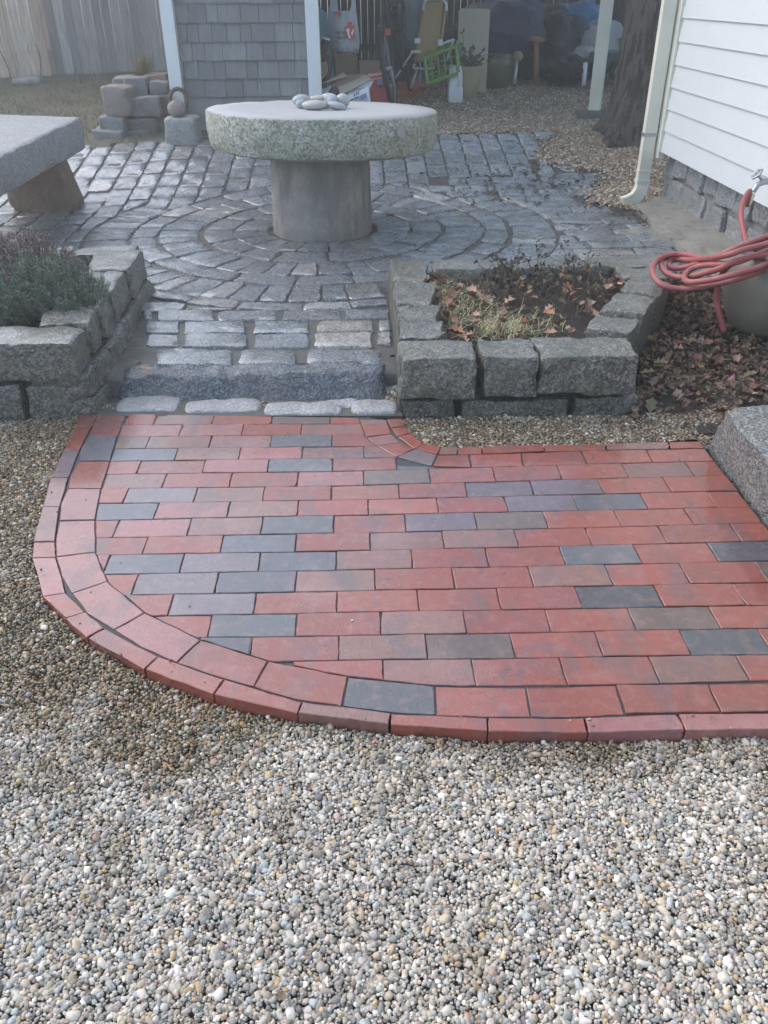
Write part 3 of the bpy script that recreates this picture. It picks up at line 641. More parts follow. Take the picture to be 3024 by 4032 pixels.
# soil in the planters
def sheet(name, poly, zf, m, step=.05, kind='structure', parent=None):
    xs = [p[0] for p in poly]; ys = [p[1] for p in poly]
    X = np.arange(min(xs), max(xs) + step, step); Y = np.arange(min(ys), max(ys) + step, step)
    pts = np.array([(x, y) for y in Y for x in X]); ins_ = inside(pts, poly) | (segdist(pts, poly) < step * .7); n = len(X); f = []
    for i in range(len(pts) - n - 1):
        q = (i, i + 1, i + n + 1, i + n)
        if i % n < n - 1 and all(ins_[a] for a in q): f.append(q)
    us = sorted({a for q in f for a in q}); rm = {a: k for k, a in enumerate(us)}
    o = MB().add([(pts[a][0], pts[a][1], zf(*pts[a])) for a in us], [tuple(rm[a] for a in q) for q in f]).build(name, m, parent, smooth=True)
    return tag(o, kind=kind)
soilR = sheet('planting_soil', [(.26, 2.88), (.9, 2.86), (1.25, 3.64), (1.24, 3.87), (.28, 3.88)], lambda x, y: .125 + .02 * nz((x, y, 0), 9) + .03 * sst(3.2, 3.9, y), 'soil', .03)
soilL = sheet('planting_soil', [(-2.3, 2.92), (-1.12, 2.92), (-1.12, 3.95), (-2.3, 3.95)], lambda x, y: .21 + .02 * nz((x, y, 0), 7), 'soil', .05)

# ------------------------------------------------------------------ granite block at the right
mb = MB(); rock(mb, [(1.16, .9, -.05), (2.0, .9, -.05), (1.175, 2.50, -.05), (2.1, 2.50, -.05), (1.13, .9, .19), (2.0, .9, .19), (1.14, 2.36, .19), (2.1, 2.38, .19)], 77, (18, 38, 8), 26, .011, 10)
tag(mb.build('granite_block', granite('block_granite', (.16, .17, .175), (.35, .6), moss=.15, bump=1.8), smooth=True, base=True, edge=34), 'big rough granite block at right edge beside the red bricks', 'stone block')

# ------------------------------------------------------------------ millstone table
tz = ter(*TC)
tt = empty('millstone_table', (TC[0], TC[1], .085), 'round millstone table on a drum pedestal, with river stones on top', 'table')
zb, ztp, Rt = .532, .742, .645
def wob(p):
    r = math.hypot(p.x, p.y)
    if r < .05: return p
    a = math.atan2(p.y, p.x); k = 1 + .006 * mno.noise(Vector((math.cos(a) * 3, math.sin(a) * 3, p.z * 8))) + .008 * mno.noise(Vector((math.cos(a) * 14, math.sin(a) * 14, p.z * 30)))
    return Vector((p.x * k, p.y * k, p.z + .004 * mno.noise(Vector((p.x * 9, p.y * 9, 3)))))
tilt = lambda p: wob(p) + Vector((.025, 0, -.012 * p.x / .6 - .034 * p.y))
mb = MB(); mb.lathe([(.25, zb), (.5, zb - .002), (.6, zb + .012), (Rt - .012, zb + .025), (Rt - .002, zb + .06), (Rt + .002, zb + .12), (Rt + .001, ztp - .005), (Rt - .003, ztp), (Rt - .03, ztp + .002)], (TC[0], TC[1], 0), 120, tilt)
top = mb.build('tabletop', 'mill_side', tt, smooth=True, edge=50)
mb = MB(); mb.lathe([(Rt - .008, ztp - .004), (Rt - .012, ztp + .004), (.5, ztp + .008), (.3, ztp + .009), (.02, ztp + .009)], (TC[0], TC[1], 0), 90, tilt)
mb.build('top_face', mat('millstone_top', (.43, .43, .43), .7, layers=[('noise', 90, .5, .65, (.33, .33, .32), .6), ('noise', 180, .52, .62, (.2, .2, .2), .5), ('noise', 5, .5, .7, (.36, .35, .33), .6)], bumps=[('noise', 40, .5, .008), ('noise', 100, .6, .004)]), tt, smooth=True)
mb = MB(); mb.lathe([(.295, .05), (.296, .12), (.292, .3), (.288, .46), (.282, .5), (.275, .54)], (TC[0], TC[1], 0), 64, lambda p: Vector((p.x * (1 + .008 * nz(p, 6)), p.y * (1 + .008 * nz(p, 6, 2)), p.z)))
mb.build('pedestal', 'pedestal', tt, smooth=True, edge=60)
# plug let into the rim
pp = at(868, 286, 4.62); dv = Vector((pp.x - TC[0], pp.y - TC[1], 0)); a = math.atan2(dv.y, dv.x)
mb = MB(); Mx = Matrix.Rotation(a, 3, 'Z') @ Matrix.Rotation(rad(90), 3, 'Y'); c = Vector((TC[0] + .025 + math.cos(a) * (Rt + .002), TC[1] + math.sin(a) * (Rt + .002), pp.z))
pl = [(.012, .03), (.026, .022), (.029, .004), (.024, -.014), (.008, -.028), (-.012, -.026), (-.026, -.012), (-.028, .01), (-.016, .026)]
vv = [c + Mx @ Vector((y, x, z)) for z in (-.01, .006) for x, y in pl]; n = len(pl)
mb.add(vv, [tuple(range(n, 2 * n)), tuple(range(n))[::-1]] + [(i, (i + 1) % n, n + (i + 1) % n, n + i) for i in range(n)]); mb.build('plug', mat('grey_patch', (.33, .33, .33), .6), tt)
# river stones
def pebble_mesh(mb, c, r, rot, seed, seg=16, rings=9):
    v = []; f = []; Q = Matrix.Rotation(rot[2], 3, 'Z') @ Matrix.Rotation(rot[1], 3, 'Y') @ Matrix.Rotation(rot[0], 3, 'X')
    for i in range(rings + 1):
        th = math.pi * i / rings
        for k in range(seg):
            ph = TAU * k / seg; d = Vector((math.sin(th) * math.cos(ph), math.sin(th) * math.sin(ph), math.cos(th)))
            k_ = 1 + .09 * mno.noise(d * 1.6 + Vector((seed * 5.1, 0, 0)))
            v.append(Vector(c) + Q @ Vector((d.x * r[0] * k_, d.y * r[1] * k_, d.z * r[2] * k_)))
    for i in range(rings):
        for k in range(seg): f.append((i * seg + k, (i + 1) * seg + k, (i + 1) * seg + (k + 1) % seg, i * seg + (k + 1) % seg))
    return mb.add(v, f)
RS = [(652, 217, 19, 10.5, 5.16, 0, (.34, .36, .36), 'round grey river stone at left end of the table cluster'),
      (684, 213, 17, 6, 5.2, .1, (.42, .4, .32), 'thin tan river stone lying across the back of cluster'),
      (709, 216, 20, 12, 5.22, 0, (.5, .5, .5), 'palest big river stone at the back of the cluster'),
      (718, 219, 13, 9, 5.1, .5, (.24, .29, .33), 'dark blue grey river stone leaning on the palest one'),
      (739, 220, 16, 12.5, 5.14, .3, (.4, .41, .4), 'rounded pale grey river stone at right end of cluster'),
      (679, 230, 25, 9, 5.0, 0, (.4, .4, .37), 'longest speckled grey river stone at front of cluster'),
      (651, 229, 11, 8, 5.08, 0, (.3, .35, .38), 'small bluish river stone under the left round one'),
      (728, 232, 19, 7, 5.03, -.25, (.34, .38, .4), 'flat blue grey river stone at the front right of cluster'),
      (700, 226, 14, 7, 5.1, .1, (.36, .35, .33), 'half hidden brownish river stone in middle of the cluster')]
for i, (x, y, w, h, d, ry, col, lab) in enumerate(RS):
    p = at(x, y, d); s = (p - CAMP).dot(fw) / F_PX * NPX
    rz_ = h * s * 1.15; zmin = ztp + .009 - .012 * (p.x - TC[0]) / .6 - .034 * (p.y - TC[1]) + rz_ * (.95 if abs(ry) < .2 else 1.0)
    mb = MB(); pebble_mesh(mb, (p.x, p.y, max(p.z, zmin) if h > 9 or y < 224 else zmin), (w * s * 1.08, w * s * .85, rz_), (0, -ry, 0), i)
    tag(mb.build('river_stone', 'pebblebig', smooth=True, color=col, base=True), lab, 'stone', 'river stones on the millstone table')
pk = at(886 / 1 - .5, 209 + 8, 5.3)

# ------------------------------------------------------------------ stone bench
be = empty('stone_bench', (-2.25, 5.2, .09), 'granite slab bench on rough brown stone supports, at left edge', 'bench')
zt1 = at(165, 257, 5.98).z; 
xR = at(180, 252, 5.98).x + .02; zt1 = at(170, 252, 5.98).z + .008
mb = MB(); rock(mb, [(xR - .62, 3.95, zt1 - .19), (xR - .03, 4.0, zt1 - .19), (xR - .66, 6.0, zt1 - .185), (xR, 5.9, zt1 - .185), (xR - .62, 3.95, zt1 - .01), (xR - .02, 4.0, zt1 - .01), (xR - .63, 6.1, zt1 + .005), (xR - .015, 5.95, zt1)], 81, (14, 44, 6), 26, .006, 9)
mb.build('seat_slab', 'bench', be, smooth=True, edge=45)
def fs(par, name, c8, seed, col, n=(8, 6, 7), power=6, rough=.022, m='field'):
    mb = MB(); rock(mb, c8, seed, n, power, rough, 6); return mb.build(name, m, par, smooth=True, color=col, edge=36)
a = atz(30, 448, .1); b = atz(172, 443, .1)
fs(be, 'support_stone', [(a.x, 5.72, .05), (b.x + .02, 5.66, .05), (a.x, 6.0, .06), (b.x + .04, 5.95, .06), (a.x + .03, 5.7, .41), (b.x - .0, 5.68, .41), (a.x + .03, 5.98, .41), (b.x - .03, 5.93, .41)], 83, (.25, .17, .11))
fs(be, 'support_stone', [(-2.6, 4.45, .05), (-2.02, 4.4, .05), (-2.6, 4.75, .05), (-2.0, 4.7, .05), (-2.55, 4.45, .41), (-2.03, 4.42, .41), (-2.55, 4.75, .41), (-2.03, 4.7, .41)], 84, (.27, .19, .13))

# ------------------------------------------------------------------ house at the right
XW, YC = 1.955, 5.70
hs_ = empty('house', (3.5, 3.2, 0), 'white clapboard house corner on a granite foundation', 'house')
zs = at(1420, 324, 5.68).z
mb = MB(); mb.box((4.03, 2.3, 2.4), (4.0, 6.66, 4.0)); mb.build('wall', 'siding', hs_)
mb = MB(); mb.box((4.06, 2.3, .2), (4.0, 6.8, .5)); mb.build('foundation', mat('foundation_mortar', (.24, .235, .22), .8, layers=[('noise', 12, .45, .65, (.1, .1, .09), .7)], bumps=[('noise', 60, .7, .008)]), hs_)
EXP = .122
for k in range(30):
    z0 = zs + k * EXP; y0, y1 = -1.0, YC - .085; t = .014
    mb = MB(); mb.hexa([(XW - t, y0, z0), (XW + .03, y0, z0), (XW - t, y1, z0), (XW + .03, y1, z0), (XW - .002, y0, z0 + EXP + .012), (XW + .03, y0, z0 + EXP + .012), (XW - .002, y1, z0 + EXP + .012), (XW + .03, y1, z0 + EXP + .012)])
    mb.build('clapboard', 'siding', hs_)
mb = MB(); mb.box((XW - .006, YC - .042, zs + 1.95 - .02), (.036, .084, 3.94)); mb.box((XW + .06, YC + .012, zs + 1.93), (.16, .022, 3.94)); mb.build('corner_board', 'cream', hs_)
mb = MB(); mb.box((4.0, 2.35, 4.52), (4.6, 7.4, .16)); mb.build('roof', 'shingle', hs_, color=(.08, .08, .085))
# foundation stones
XF = 2.035; rows_f = [(.05, .262, .27), (.285, zs - .004, .19)]
for ri, (za, zb_, w) in enumerate(rows_f):
    y = 5.735
    while y > 2.6:
        ww = w * rng.uniform(.75, 1.2) * (1.15 if ri == 0 else 1)
        mb = MB(); rock(mb, jit([(XF - .012, y - ww, za), (XF + .09, y - ww, za), (XF - .012, y, za), (XF + .09, y, za), (XF - .006, y - ww + .006, zb_), (XF + .09, y - ww, zb_), (XF - .006, y - .006, zb_), (XF + .09, y, zb_)], .02), y, (5, 8, 8), 14, .01, 10)
        k = rng.uniform(.85, 1.2); mb.build('stone', 'cobble', hs_, smooth=True, color=(.29 * k, .32 * k, .36 * k)); y -= ww + .03
# downspout with elbow and strap
ds = MB(); px_, py_ = XW - .075, YC + .0
ztop = 3.8; prof = [(-.038, -.028), (.038, -.028), (.038, .028), (-.038, .028)]
def loft(mb, secs):
    n = len(secs[0]); v = [p for s in secs for p in s]; f = []
    for i in range(len(secs) - 1):
        for k in range(n): f.append((i * n + k, i * n + (k + 1) % n, (i + 1) * n + (k + 1) % n, (i + 1) * n + k))
    return mb.add(v, f + [tuple(range(n))[::-1], tuple(range((len(secs) - 1) * n, len(secs) * n))])
e = at(1388, 395, 5.7); zel = e.z; secs = [[(px_ + a, py_ + b, ztop) for a, b in prof], [(px_ + a, py_ + b, zel) for a, b in prof]]
loft(ds, secs); dso = ds.build('downspout', 'cream', hs_)
mb = MB(); secs = []
for k in range(7):
    t = k / 6; ang_ = t * rad(72); cx_, cz_ = px_ - .11, zel
    secs.append([(cx_ + (.11 + a) * math.cos(ang_), py_ + b - .035 * t, cz_ - (.11 + a) * math.sin(ang_)) for a, b in prof])
dlast = Vector((-math.sin(rad(72)), -.05, -math.cos(rad(72)))) 
secs.append([tuple(Vector(p) + dlast * .05) for p in secs[-1]]); loft(mb, secs); mb.build('elbow', 'cream', dso)
for zz, tt_ in ((.012, .022), (.075, .008)): mb = MB(); mb.box((px_, py_, zel + zz), (.084, .063, tt_)); mb.build('joint_collar', 'cream', dso)
zst = at(1405, 290, 5.7).z
mb = MB(); mb.box((px_, py_, zst), (.084, .062, .02)); mb.box((px_ + .05, py_ + .0, zst + .01), (.03, .03, .05)); mb.build('strap', 'metal', dso)
# spigot
sp = atx(1680, 392, XW - .01); 
mb = MB(); tgt = atx(1641, 383, XW - .075)
mb.tube([sp, sp + Vector((-.03, 0, 0)), Vector((XW - .075, sp.y, sp.z)), Vector((XW - .10, sp.y - .0, sp.z - .012)), Vector((XW - .115, sp.y, sp.z - .045))], [.014, .013, .015, .014, .013], 10)
mb.tube([Vector((XW - .075, sp.y, sp.z)), Vector((XW - .11, sp.y, sp.z + .03))], .007, 8)
spo = mb.build('spigot', 'metal', hs_, smooth=True, edge=50)
mb = MB(); hc = Vector((XW - .115, sp.y, sp.z + .034)); Qh = Vector((-.75, 0, .66)).to_track_quat('Z', 'Y').to_matrix()
ringp = [hc + Qh @ Vector((math.cos(TAU * k / 24) * .024 * (1 + .12 * math.cos(5 * TAU * k / 24)), math.sin(TAU * k / 24) * .024 * (1 + .12 * math.cos(5 * TAU * k / 24)), 0)) for k in range(24)]
mb.tube(ringp, .005, 6, True)
for k in range(3):
    d = Qh @ Vector((math.cos(TAU * k / 3), math.sin(TAU * k / 3), 0)) * .024; mb.tube([hc, hc + d], .004, 6)
mb.build('handle', 'metal', spo, smooth=True)

# concrete apron along the foundation
ap = [Gp(1369, 451), Gp(1403, 484), Gp(1407, 506), Gp(1440, 524), Gp(1468, 545), (1.75, 4.2), (1.8, 3.2), (2.06, 3.2), (2.06, 5.72), (1.9, 5.62)]
ap = ccw(ap)
fine = []
for i in range(len(ap)):
    a, b = ap[i], ap[(i + 1) % len(ap)]; L = math.hypot(a[0] - b[0], a[1] - b[1]); m_ = max(1, int(L / .06))
    for k in range(m_):
        t = k / m_; q = (a[0] + (b[0] - a[0]) * t, a[1] + (b[1] - a[1]) * t); fine.append((q[0] + .018 * nz(q + (0,), 14), q[1] + .018 * nz(q + (3,), 14)))
ins1 = [((p[0] - 1.95) * .72 + 1.97, p[1] * .97 + .13) for p in fine]
mb = MB(); mb.prism(fine, .03, .122); mb.prism(ins1, .1, .15)
tag(mb.build('concrete_apron', 'concrete', base=True), 'cracked concrete apron along the house foundation below the spigot', 'concrete slab')

# ------------------------------------------------------------------ ceramic pot and hose
pc = Vector((1.80, 3.46, .04))
pt = empty('ceramic_pot', pc, 'large grey brown ceramic pot at the right edge, under the hose', 'pot')
mb = MB(); mb.lathe([(.15, 0), (.175, .02), (.212, .1), (.226, .18), (.222, .24), (.205, .29), (.19, .315), (.186, .322), (.194, .328), (.194, .342), (.185, .347), (.165, .342), (.165, .3), (.2, .22), (.19, .12)], pc, 56)
mb.build('body', 'pot', pt, smooth=True, edge=70)
HZ = lambda X, Y: (1261.8 + X * .2394, 274.3 + Y * .2394)
def smoothpath(pts, sub=6):
    out = []; n = len(pts)
    for i in range(n - 1):
        p0, p1, p2, p3 = pts[max(i - 1, 0)], pts[i], pts[i + 1], pts[min(i + 2, n - 1)]
        for k in range(sub):
            t = k / sub; out.append(.5 * ((2 * p1) + (p2 - p0) * t + (2 * p0 - 5 * p1 + 4 * p2 - p3) * t * t + (3 * p1 - p0 - 3 * p2 + p3) * t ** 3))
    return out + [pts[-1]]
ho = empty('garden_hose', (1.6, 3.5, .2), 'coiled red rubber garden hose hanging from spigot over the pot', 'hose')
def hz(pts, zr_):
    return [atz(*HZ(p[0], p[1]), .262 + (zr_ - .262) * sst(800, 1450, p[0]) + (p[2] * .25 if len(p) > 2 else 0)) for p in pts]
HR = .0125
loops = [([(1900, 1180, .05), (1659, 1275, 0), (1400, 1370, -.03), (1150, 1428, -.05), (900, 1460, -.06), (740, 1440, -.03), (650, 1380, .02), (615, 1290, .07), (660, 1205, .12), (760, 1158, .16), (900, 1150, .17), (1050, 1180, .14), (1150, 1215, .1), (1250, 1235, .07)], .335),
         ([(1950, 860, .0), (1659, 985, 0), (1400, 1080, 0), (1200, 1165, 0), (1050, 1225, .0), (900, 1268, .0), (810, 1278, .0), (768, 1250, .03), (790, 1205, .06), (850, 1195, .08), (1000, 1200, .06), (1250, 1165, .05), (1450, 1105, .05), (1659, 1050, .04), (1900, 950, .03)], .412),
         ([(1900, 1130, 0), (1659, 1160, 0), (1500, 1172, 0), (1350, 1215, 0), (1230, 1275, 0), (1100, 1315, .0), (950, 1352, 0), (830, 1352, 0), (740, 1315, .02), (697, 1255, .05), (715, 1195, .08), (800, 1165, .1), (900, 1160, .12)], .385),
         ([(1920, 1150, .0), (1659, 1235, .0), (1500, 1290, 0), (1300, 1345, .0), (1150, 1380, .03), (960, 1400, .06), (905, 1370, .07), (930, 1310, .08), (1010, 1265, .09), (1120, 1243, .09), (1250, 1240, .08), (1400, 1215, .06), (1659, 1110, .05)], .36)]
for pts, d0 in loops:
    MB().tube(smoothpath(hz(pts, d0)), HR, 10).build('hose', 'hose', ho, smooth=True)
drop = [at(*HZ(X, Y), d) for X, Y, d in ((1330, 1235, 3.36), (1260, 1300, 3.4), (1212, 1420, 3.42), (1195, 1560, 3.42), (1215, 1660, 3.4))]; drop.append(Vector((drop[-1].x + .03, drop[-1].y - .03, .055)))
MB().tube(smoothpath(drop), HR, 10).build('hose', 'hose', ho, smooth=True)
se = Vector((XW - .118, sp.y, sp.z - .055)); sq = [se, se + Vector((-.022, -.02, -.04))]
MB().tube(sq, .0165, 12).build('coupling', 'brass', ho, smooth=True, edge=40)
q = [sq[0].lerp(sq[1], .6), sq[1]]
for X, Y, d in ((1495, 580, sp.y - .05), (1440, 670, sp.y - .1), (1416, 780, sp.y - .17), (1430, 900, sp.y - .25), (1455, 1010, sp.y - .33), (1490, 1075, sp.y - .4)): q.append(at(*HZ(X, Y), d))
MB().tube(smoothpath(q), HR, 10).build('hose', 'hose', ho, smooth=True)

# ------------------------------------------------------------------ tree
tb = Vector((2.27, 7.2, ter(2.27, 7.2)))
tr = empty('tree', tb, 'thick brown tree trunk between the cream post and downspout', 'tree')
mb = MB(); prof = [(.36, -.05), (.31, .04), (.265, .15), (.235, .3), (.22, .5), (.21, .9), (.2, 1.6), (.18, 2.6), (.15, 3.8)]
def tw(p):
    a = math.atan2(p.y, p.x); fl = max(0, .35 - p.z) * .5
    k = 1 + .05 * mno.noise(Vector((math.cos(a) * 3, math.sin(a) * 3, p.z * .8))) + fl * math.sin(5 * a + 1.2) + .03 * mno.noise(Vector((math.cos(a) * 9, math.sin(a) * 9, p.z * 2)))
    return Vector((p.x * k + .02 * p.z, p.y * k, p.z))
fp = []
for i in range(len(prof) - 1):
    for k in range(4):
        t = k / 4; fp.append((prof[i][0] * (1 - t) + prof[i + 1][0] * t, prof[i][1] * (1 - t) + prof[i + 1][1] * t))
fp.append(prof[-1]); mb.lathe(fp, tb, 40, tw); mb.build('trunk', 'bark', tr, smooth=True)
for k in range(6):
    a = k * 1.07 + .4; p0 = tb + Vector((.06, 0, 2.6 + .2 * k)); L = rng.uniform(1.6, 2.6)
    pts = [p0 + Vector((math.cos(a) * L * t + .1 * math.sin(6 * t + k), math.sin(a) * L * t * .8, L * .8 * t + .1 * math.cos(5 * t))) for t in np.linspace(0, 1, 9)]
    mb = MB(); mb.tube(pts, [.08 * (1 - t) + .012 for t in np.linspace(0, 1, 9)], 8)
    for m_ in range(5):
        i = 3 + m_; b = a + rng.uniform(-1, 1); l2 = rng.uniform(.5, 1); mb.tube([pts[i], pts[i] + Vector((math.cos(b) * l2 * .5, math.sin(b) * l2 * .5, l2 * .6)), pts[i] + Vector((math.cos(b) * l2, math.sin(b) * l2, l2 * .9))], [.022, .014, .005], 6)
    mb.build('limb', 'bark', tr, smooth=True)

# ------------------------------------------------------------------ shed
YS = 7.62
sh = empty('shed', (0, 8.6, .35), 'open storage shed with grey shingle wall and white posts', 'shed')
def postat(xa, xb, y, d, m, name='post', rz=0, dep=.1, ztop=2.35, zb=None):
    a, b = at(xa, y, d), at(xb, y, d); w = b.x - a.x; c = (a + b) / 2; zb_ = ter(c.x, d) - .05 if zb is None else zb
    mb = MB(); mb.box((c.x, d + dep / 2, (zb_ + ztop) / 2), (w, dep, ztop - zb_), Matrix.Rotation(rz, 3, 'Z')); return mb.build(name, m, sh)
zsh = at(500, 247, YS + .05).z
postat(346, 374, 30, YS - .02, 'white', zb=at(372, 214, YS - .02).z - .06); postat(659, 688, 30, YS - .02, 'white')
pa, pb = at(1272, 235, 7.93), at(1302, 235, 7.93); pcx = (pa.x + pb.x) / 2
zpb = ter(pcx, 7.95) + .05
mb = MB(); mb.box((pcx, 7.97, (zpb + 2.4) / 2), (.095, .095, 2.4 - zpb), Matrix.Rotation(rad(-24), 3, 'Z')); mb.build('post', 'cream', sh)
mb = MB(); rock(mb, c8box(pcx - .17, pcx + .13, 7.8, 8.1, ter(pcx, 7.95) - .06, zpb - .002), 91, (8, 6, 4), 6, .012, 8); mb.build('footing', 'field', sh, smooth=True, color=(.13, .12, .11))
xa, xb = at(372, 120, YS + .05).x - .02, at(662, 120, YS + .05).x + .02
mb = MB(); mb.box(((xa + xb) / 2, YS + .1, (zsh + 2.35) / 2), (xb - xa, .03, 2.35 - zsh)); mb.build('wall', 'darkwood', sh, color=(.06, .06, .06))
EXS = at(500, 209, YS + .05).z - at(500, 247, YS + .05).z
row = 0; z0 = zsh
while z0 < 2.2:
    x = xa - rng.uniform(0, .1)
    while x < xb:
        w = rng.uniform(.085, .19); x1 = min(x + w, xb); x0_ = max(x, xa)
        if x1 - x0_ > .02:
            dz_ = rng.uniform(-.003, .003); t = rng.uniform(.018, .024); g = .0018
            mb = MB(); mb.hexa([(x0_ + g, YS + .075 - t, z0 + dz_), (x1 - g, YS + .075 - t, z0 + dz_), (x0_ + g, YS + .082, z0 + dz_), (x1 - g, YS + .082, z0 + dz_), (x0_ + g, YS + .072, z0 + EXS + .006), (x1 - g, YS + .072, z0 + EXS + .006), (x0_ + g, YS + .082, z0 + EXS + .006), (x1 - g, YS + .082, z0 + EXS + .006)])
            k = rng.uniform(.75, 1.2); mb.build('shingle', 'shingle', sh, color=(.26 * k, .26 * k, .255 * k))
        x += w
    z0 += EXS; row += 1
mb = MB(); mb.box(((xa + xb) / 2 + .02, YS + .09, (zsh + ter(-1, YS)) / 2 - .03), (xb - xa - .02, .1, zsh - ter(-1, YS) + .06)); mb.build('foundation', 'concrete', sh)
mb = MB(); mb.box((.2, YS + .03, 2.42), (5.6, .09, .16)); mb.build('beam', 'white', sh)
mb = MB(); mb.hexa([(-1.9, 7.2, 2.46), (3.2, 7.2, 2.46), (-1.9, 11.2, 2.9), (3.2, 11.2, 2.9), (-1.9, 7.2, 2.54), (3.2, 7.2, 2.54), (-1.9, 11.2, 2.98), (3.2, 11.2, 2.98)]); mb.build('roof', 'darkwood', sh, color=(.06, .055, .05))
mb = MB(); mb.box((xa - .0, 9.3, 1.4), (.03, 3.3, 2.2)); mb.build('side_wall', 'darkwood', sh, color=(.06, .06, .055))
mb = MB(); mb.box((xb + .01, 8.45, 1.35), (.03, 1.6, 2.3)); mb.build('side_wall', 'darkwood', sh, color=(.06, .06, .055))

# fences
def fence(name, A, B, bw, z0off, z1, m, cols, label, gap=.004, lean=.004, lab2=None):
    A, B = Vector(A), Vector(B); d = B - A; L = d.length; e = d.normalized(); ang_ = math.atan2(d.y, d.x); n = int(L / bw)
    fo = empty(name, (A + B) / 2, label, 'fence'); Q = Matrix.Rotation(ang_, 3, 'Z')
    for k in range(n):
        c = A + e * (k + .5) * bw; w = bw - gap * rng.uniform(.4, 1.8); zb_ = ter(c.x, c.y) + z0off; zt_ = z1 + rng.uniform(-.015, .015)
        c.z = (zb_ + zt_) / 2; cc = rng.choice(cols); kk = rng.uniform(.8, 1.18)
        mb = MB(); mb.box(c + Vector((0, rng.uniform(-lean, lean), 0)), (w, .018, zt_ - zb_), Q); mb.build('board', m, fo, color=tuple(x * kk for x in cc))
    for zz in (.75, 1.6):
        mb = MB(); c = (A + B) / 2 + Vector((0, .04, 0)); c.z = zz; mb.box(c, (L - .16, .04, .08), Q); mb.build('rail', m, fo, color=cols[0])
    return fo
fA = G(-40, 170); fS = G(131, 164); fB = G(352, 158); fB = fB + (fB - fS) * .4
fence('board_fence', (fA.x - 1.2, fA.y - .4, 0), (fS.x, fS.y, 0), .105, .0, 2.2, 'fence', [(.74, .56, .42), (.78, .62, .48), (.7, .52, .38)], 'paler tan section of tall board fence at far left')
fence('board_fence', (fS.x - .16, fS.y + .045, 0), (fB.x, fB.y + .1, 0), .098, .0, 2.3, 'fence', [(.4, .36, .335), (.46, .42, .395), (.34, .31, .29)], 'weathered grey section of board fence behind the stacked stones')
fence('picket_fence', (-1.1, 10.9, 0), (4.6, 10.9, 0), .075, .0, 2.1, 'darkwood', [(.05, .048, .035), (.06, .055, .04), (.045, .04, .03)], 'dark picket fence with bright slits behind the shed clutter', gap=.0045)

# ------------------------------------------------------------------ things by the shed wall
st = empty('dry_stone_stack', (-1.75, 7.5, .31), 'low stack of rough grey and brown stones beside shed', 'stone stack')
D3 = .3307
SL = [(675, 570, 830, 772, 7.36, .3, (.27, .21, .16)), (735, 512, 835, 602, 7.8, .3, (.2, .2, .2)), (828, 515, 945, 640, 7.62, .3, (.2, .2, .205)), (945, 492, 1082, 602, 7.75, .3, (.24, .15, .11)), (828, 640, 1040, 772, 7.42, .3, (.22, .2, .19)),
      (1035, 630, 1100, 765, 7.5, .2, (.1, .095, .09)), (662, 755, 808, 880, 7.34, .3, (.2, .2, .195)), (815, 768, 1016, 856, 7.42, .3, (.17, .135, .11)), (1016, 765, 1092, 862, 7.46, .2, (.16, .13, .11)), (608, 850, 800, 926, 7.28, .3, (.24, .24, .23)), (805, 850, 985, 918, 7.38, .3, (.18, .16, .14)), (990, 540, 1090, 632, 7.6, .2, (.2, .19, .18))]
for i, (a, b, c, d, y, dep, col) in enumerate(SL):
    p0 = at(a * D3, d * D3, y); p1 = at(c * D3, b * D3, y); fs(st, 'stone', jit(c8box(p0.x, p1.x, y, y + dep, p0.z - (.06 if d > 840 else .0), p1.z), .014), 100 + i, tuple(x * .6 + sum(col) / 3 * .45 for x in col), (8, 7, 7), 14, .012)
p0 = at(1083 * D3, 945 * D3, 7.12); p1 = at(1275 * D3, 768 * D3, 7.12)
mb = MB(); rock(mb, jit(c8box(p0.x, p1.x, 7.12, 7.36, p0.z - .05, p1.z), .012), 130, (8, 8, 8), 9, .012, 9)
tag(mb.build('granite_block', 'bench', smooth=True, base=True), 'upright pale granite block with a round fieldstone on it', 'stone block')
rc = at(1158 * D3, 728 * D3, 7.24); mb = MB(); pebble_mesh(mb, (rc.x, rc.y, p1.z + .052), (.074, .065, .062), (0, .1, 0), 14)
tag(mb.build('fieldstone', 'field', smooth=True, color=(.3, .25, .22), base=True), 'small round brownish fieldstone on top of the pale block', 'stone')
rc = at(1165 * D3, 648 * D3, 7.5); mb = MB(); mb.tube([rc + Vector((math.cos(TAU * k / 28) * .063, .02 * math.cos(TAU * k / 28), math.sin(TAU * k / 28) * .075)) for k in range(28)], .017, 8, True)
tag(mb.build('iron_ring', 'rust', smooth=True), 'rusty iron ring leaning at the foot of the white post', 'ring')
p = G(60, 178); mb = MB(); rock(mb, rotz(c8box(p.x - .17, p.x + .17, p.y - .12, p.y + .14, p.z - .05, p.z + .055), .2), 133, (8, 7, 4), 3, .02, 6)
tag(mb.build('fieldstone', 'field', smooth=True, color=(.36, .33, .31), base=True), 'flat pale fieldstone lying in grass by the tan fence', 'stone')

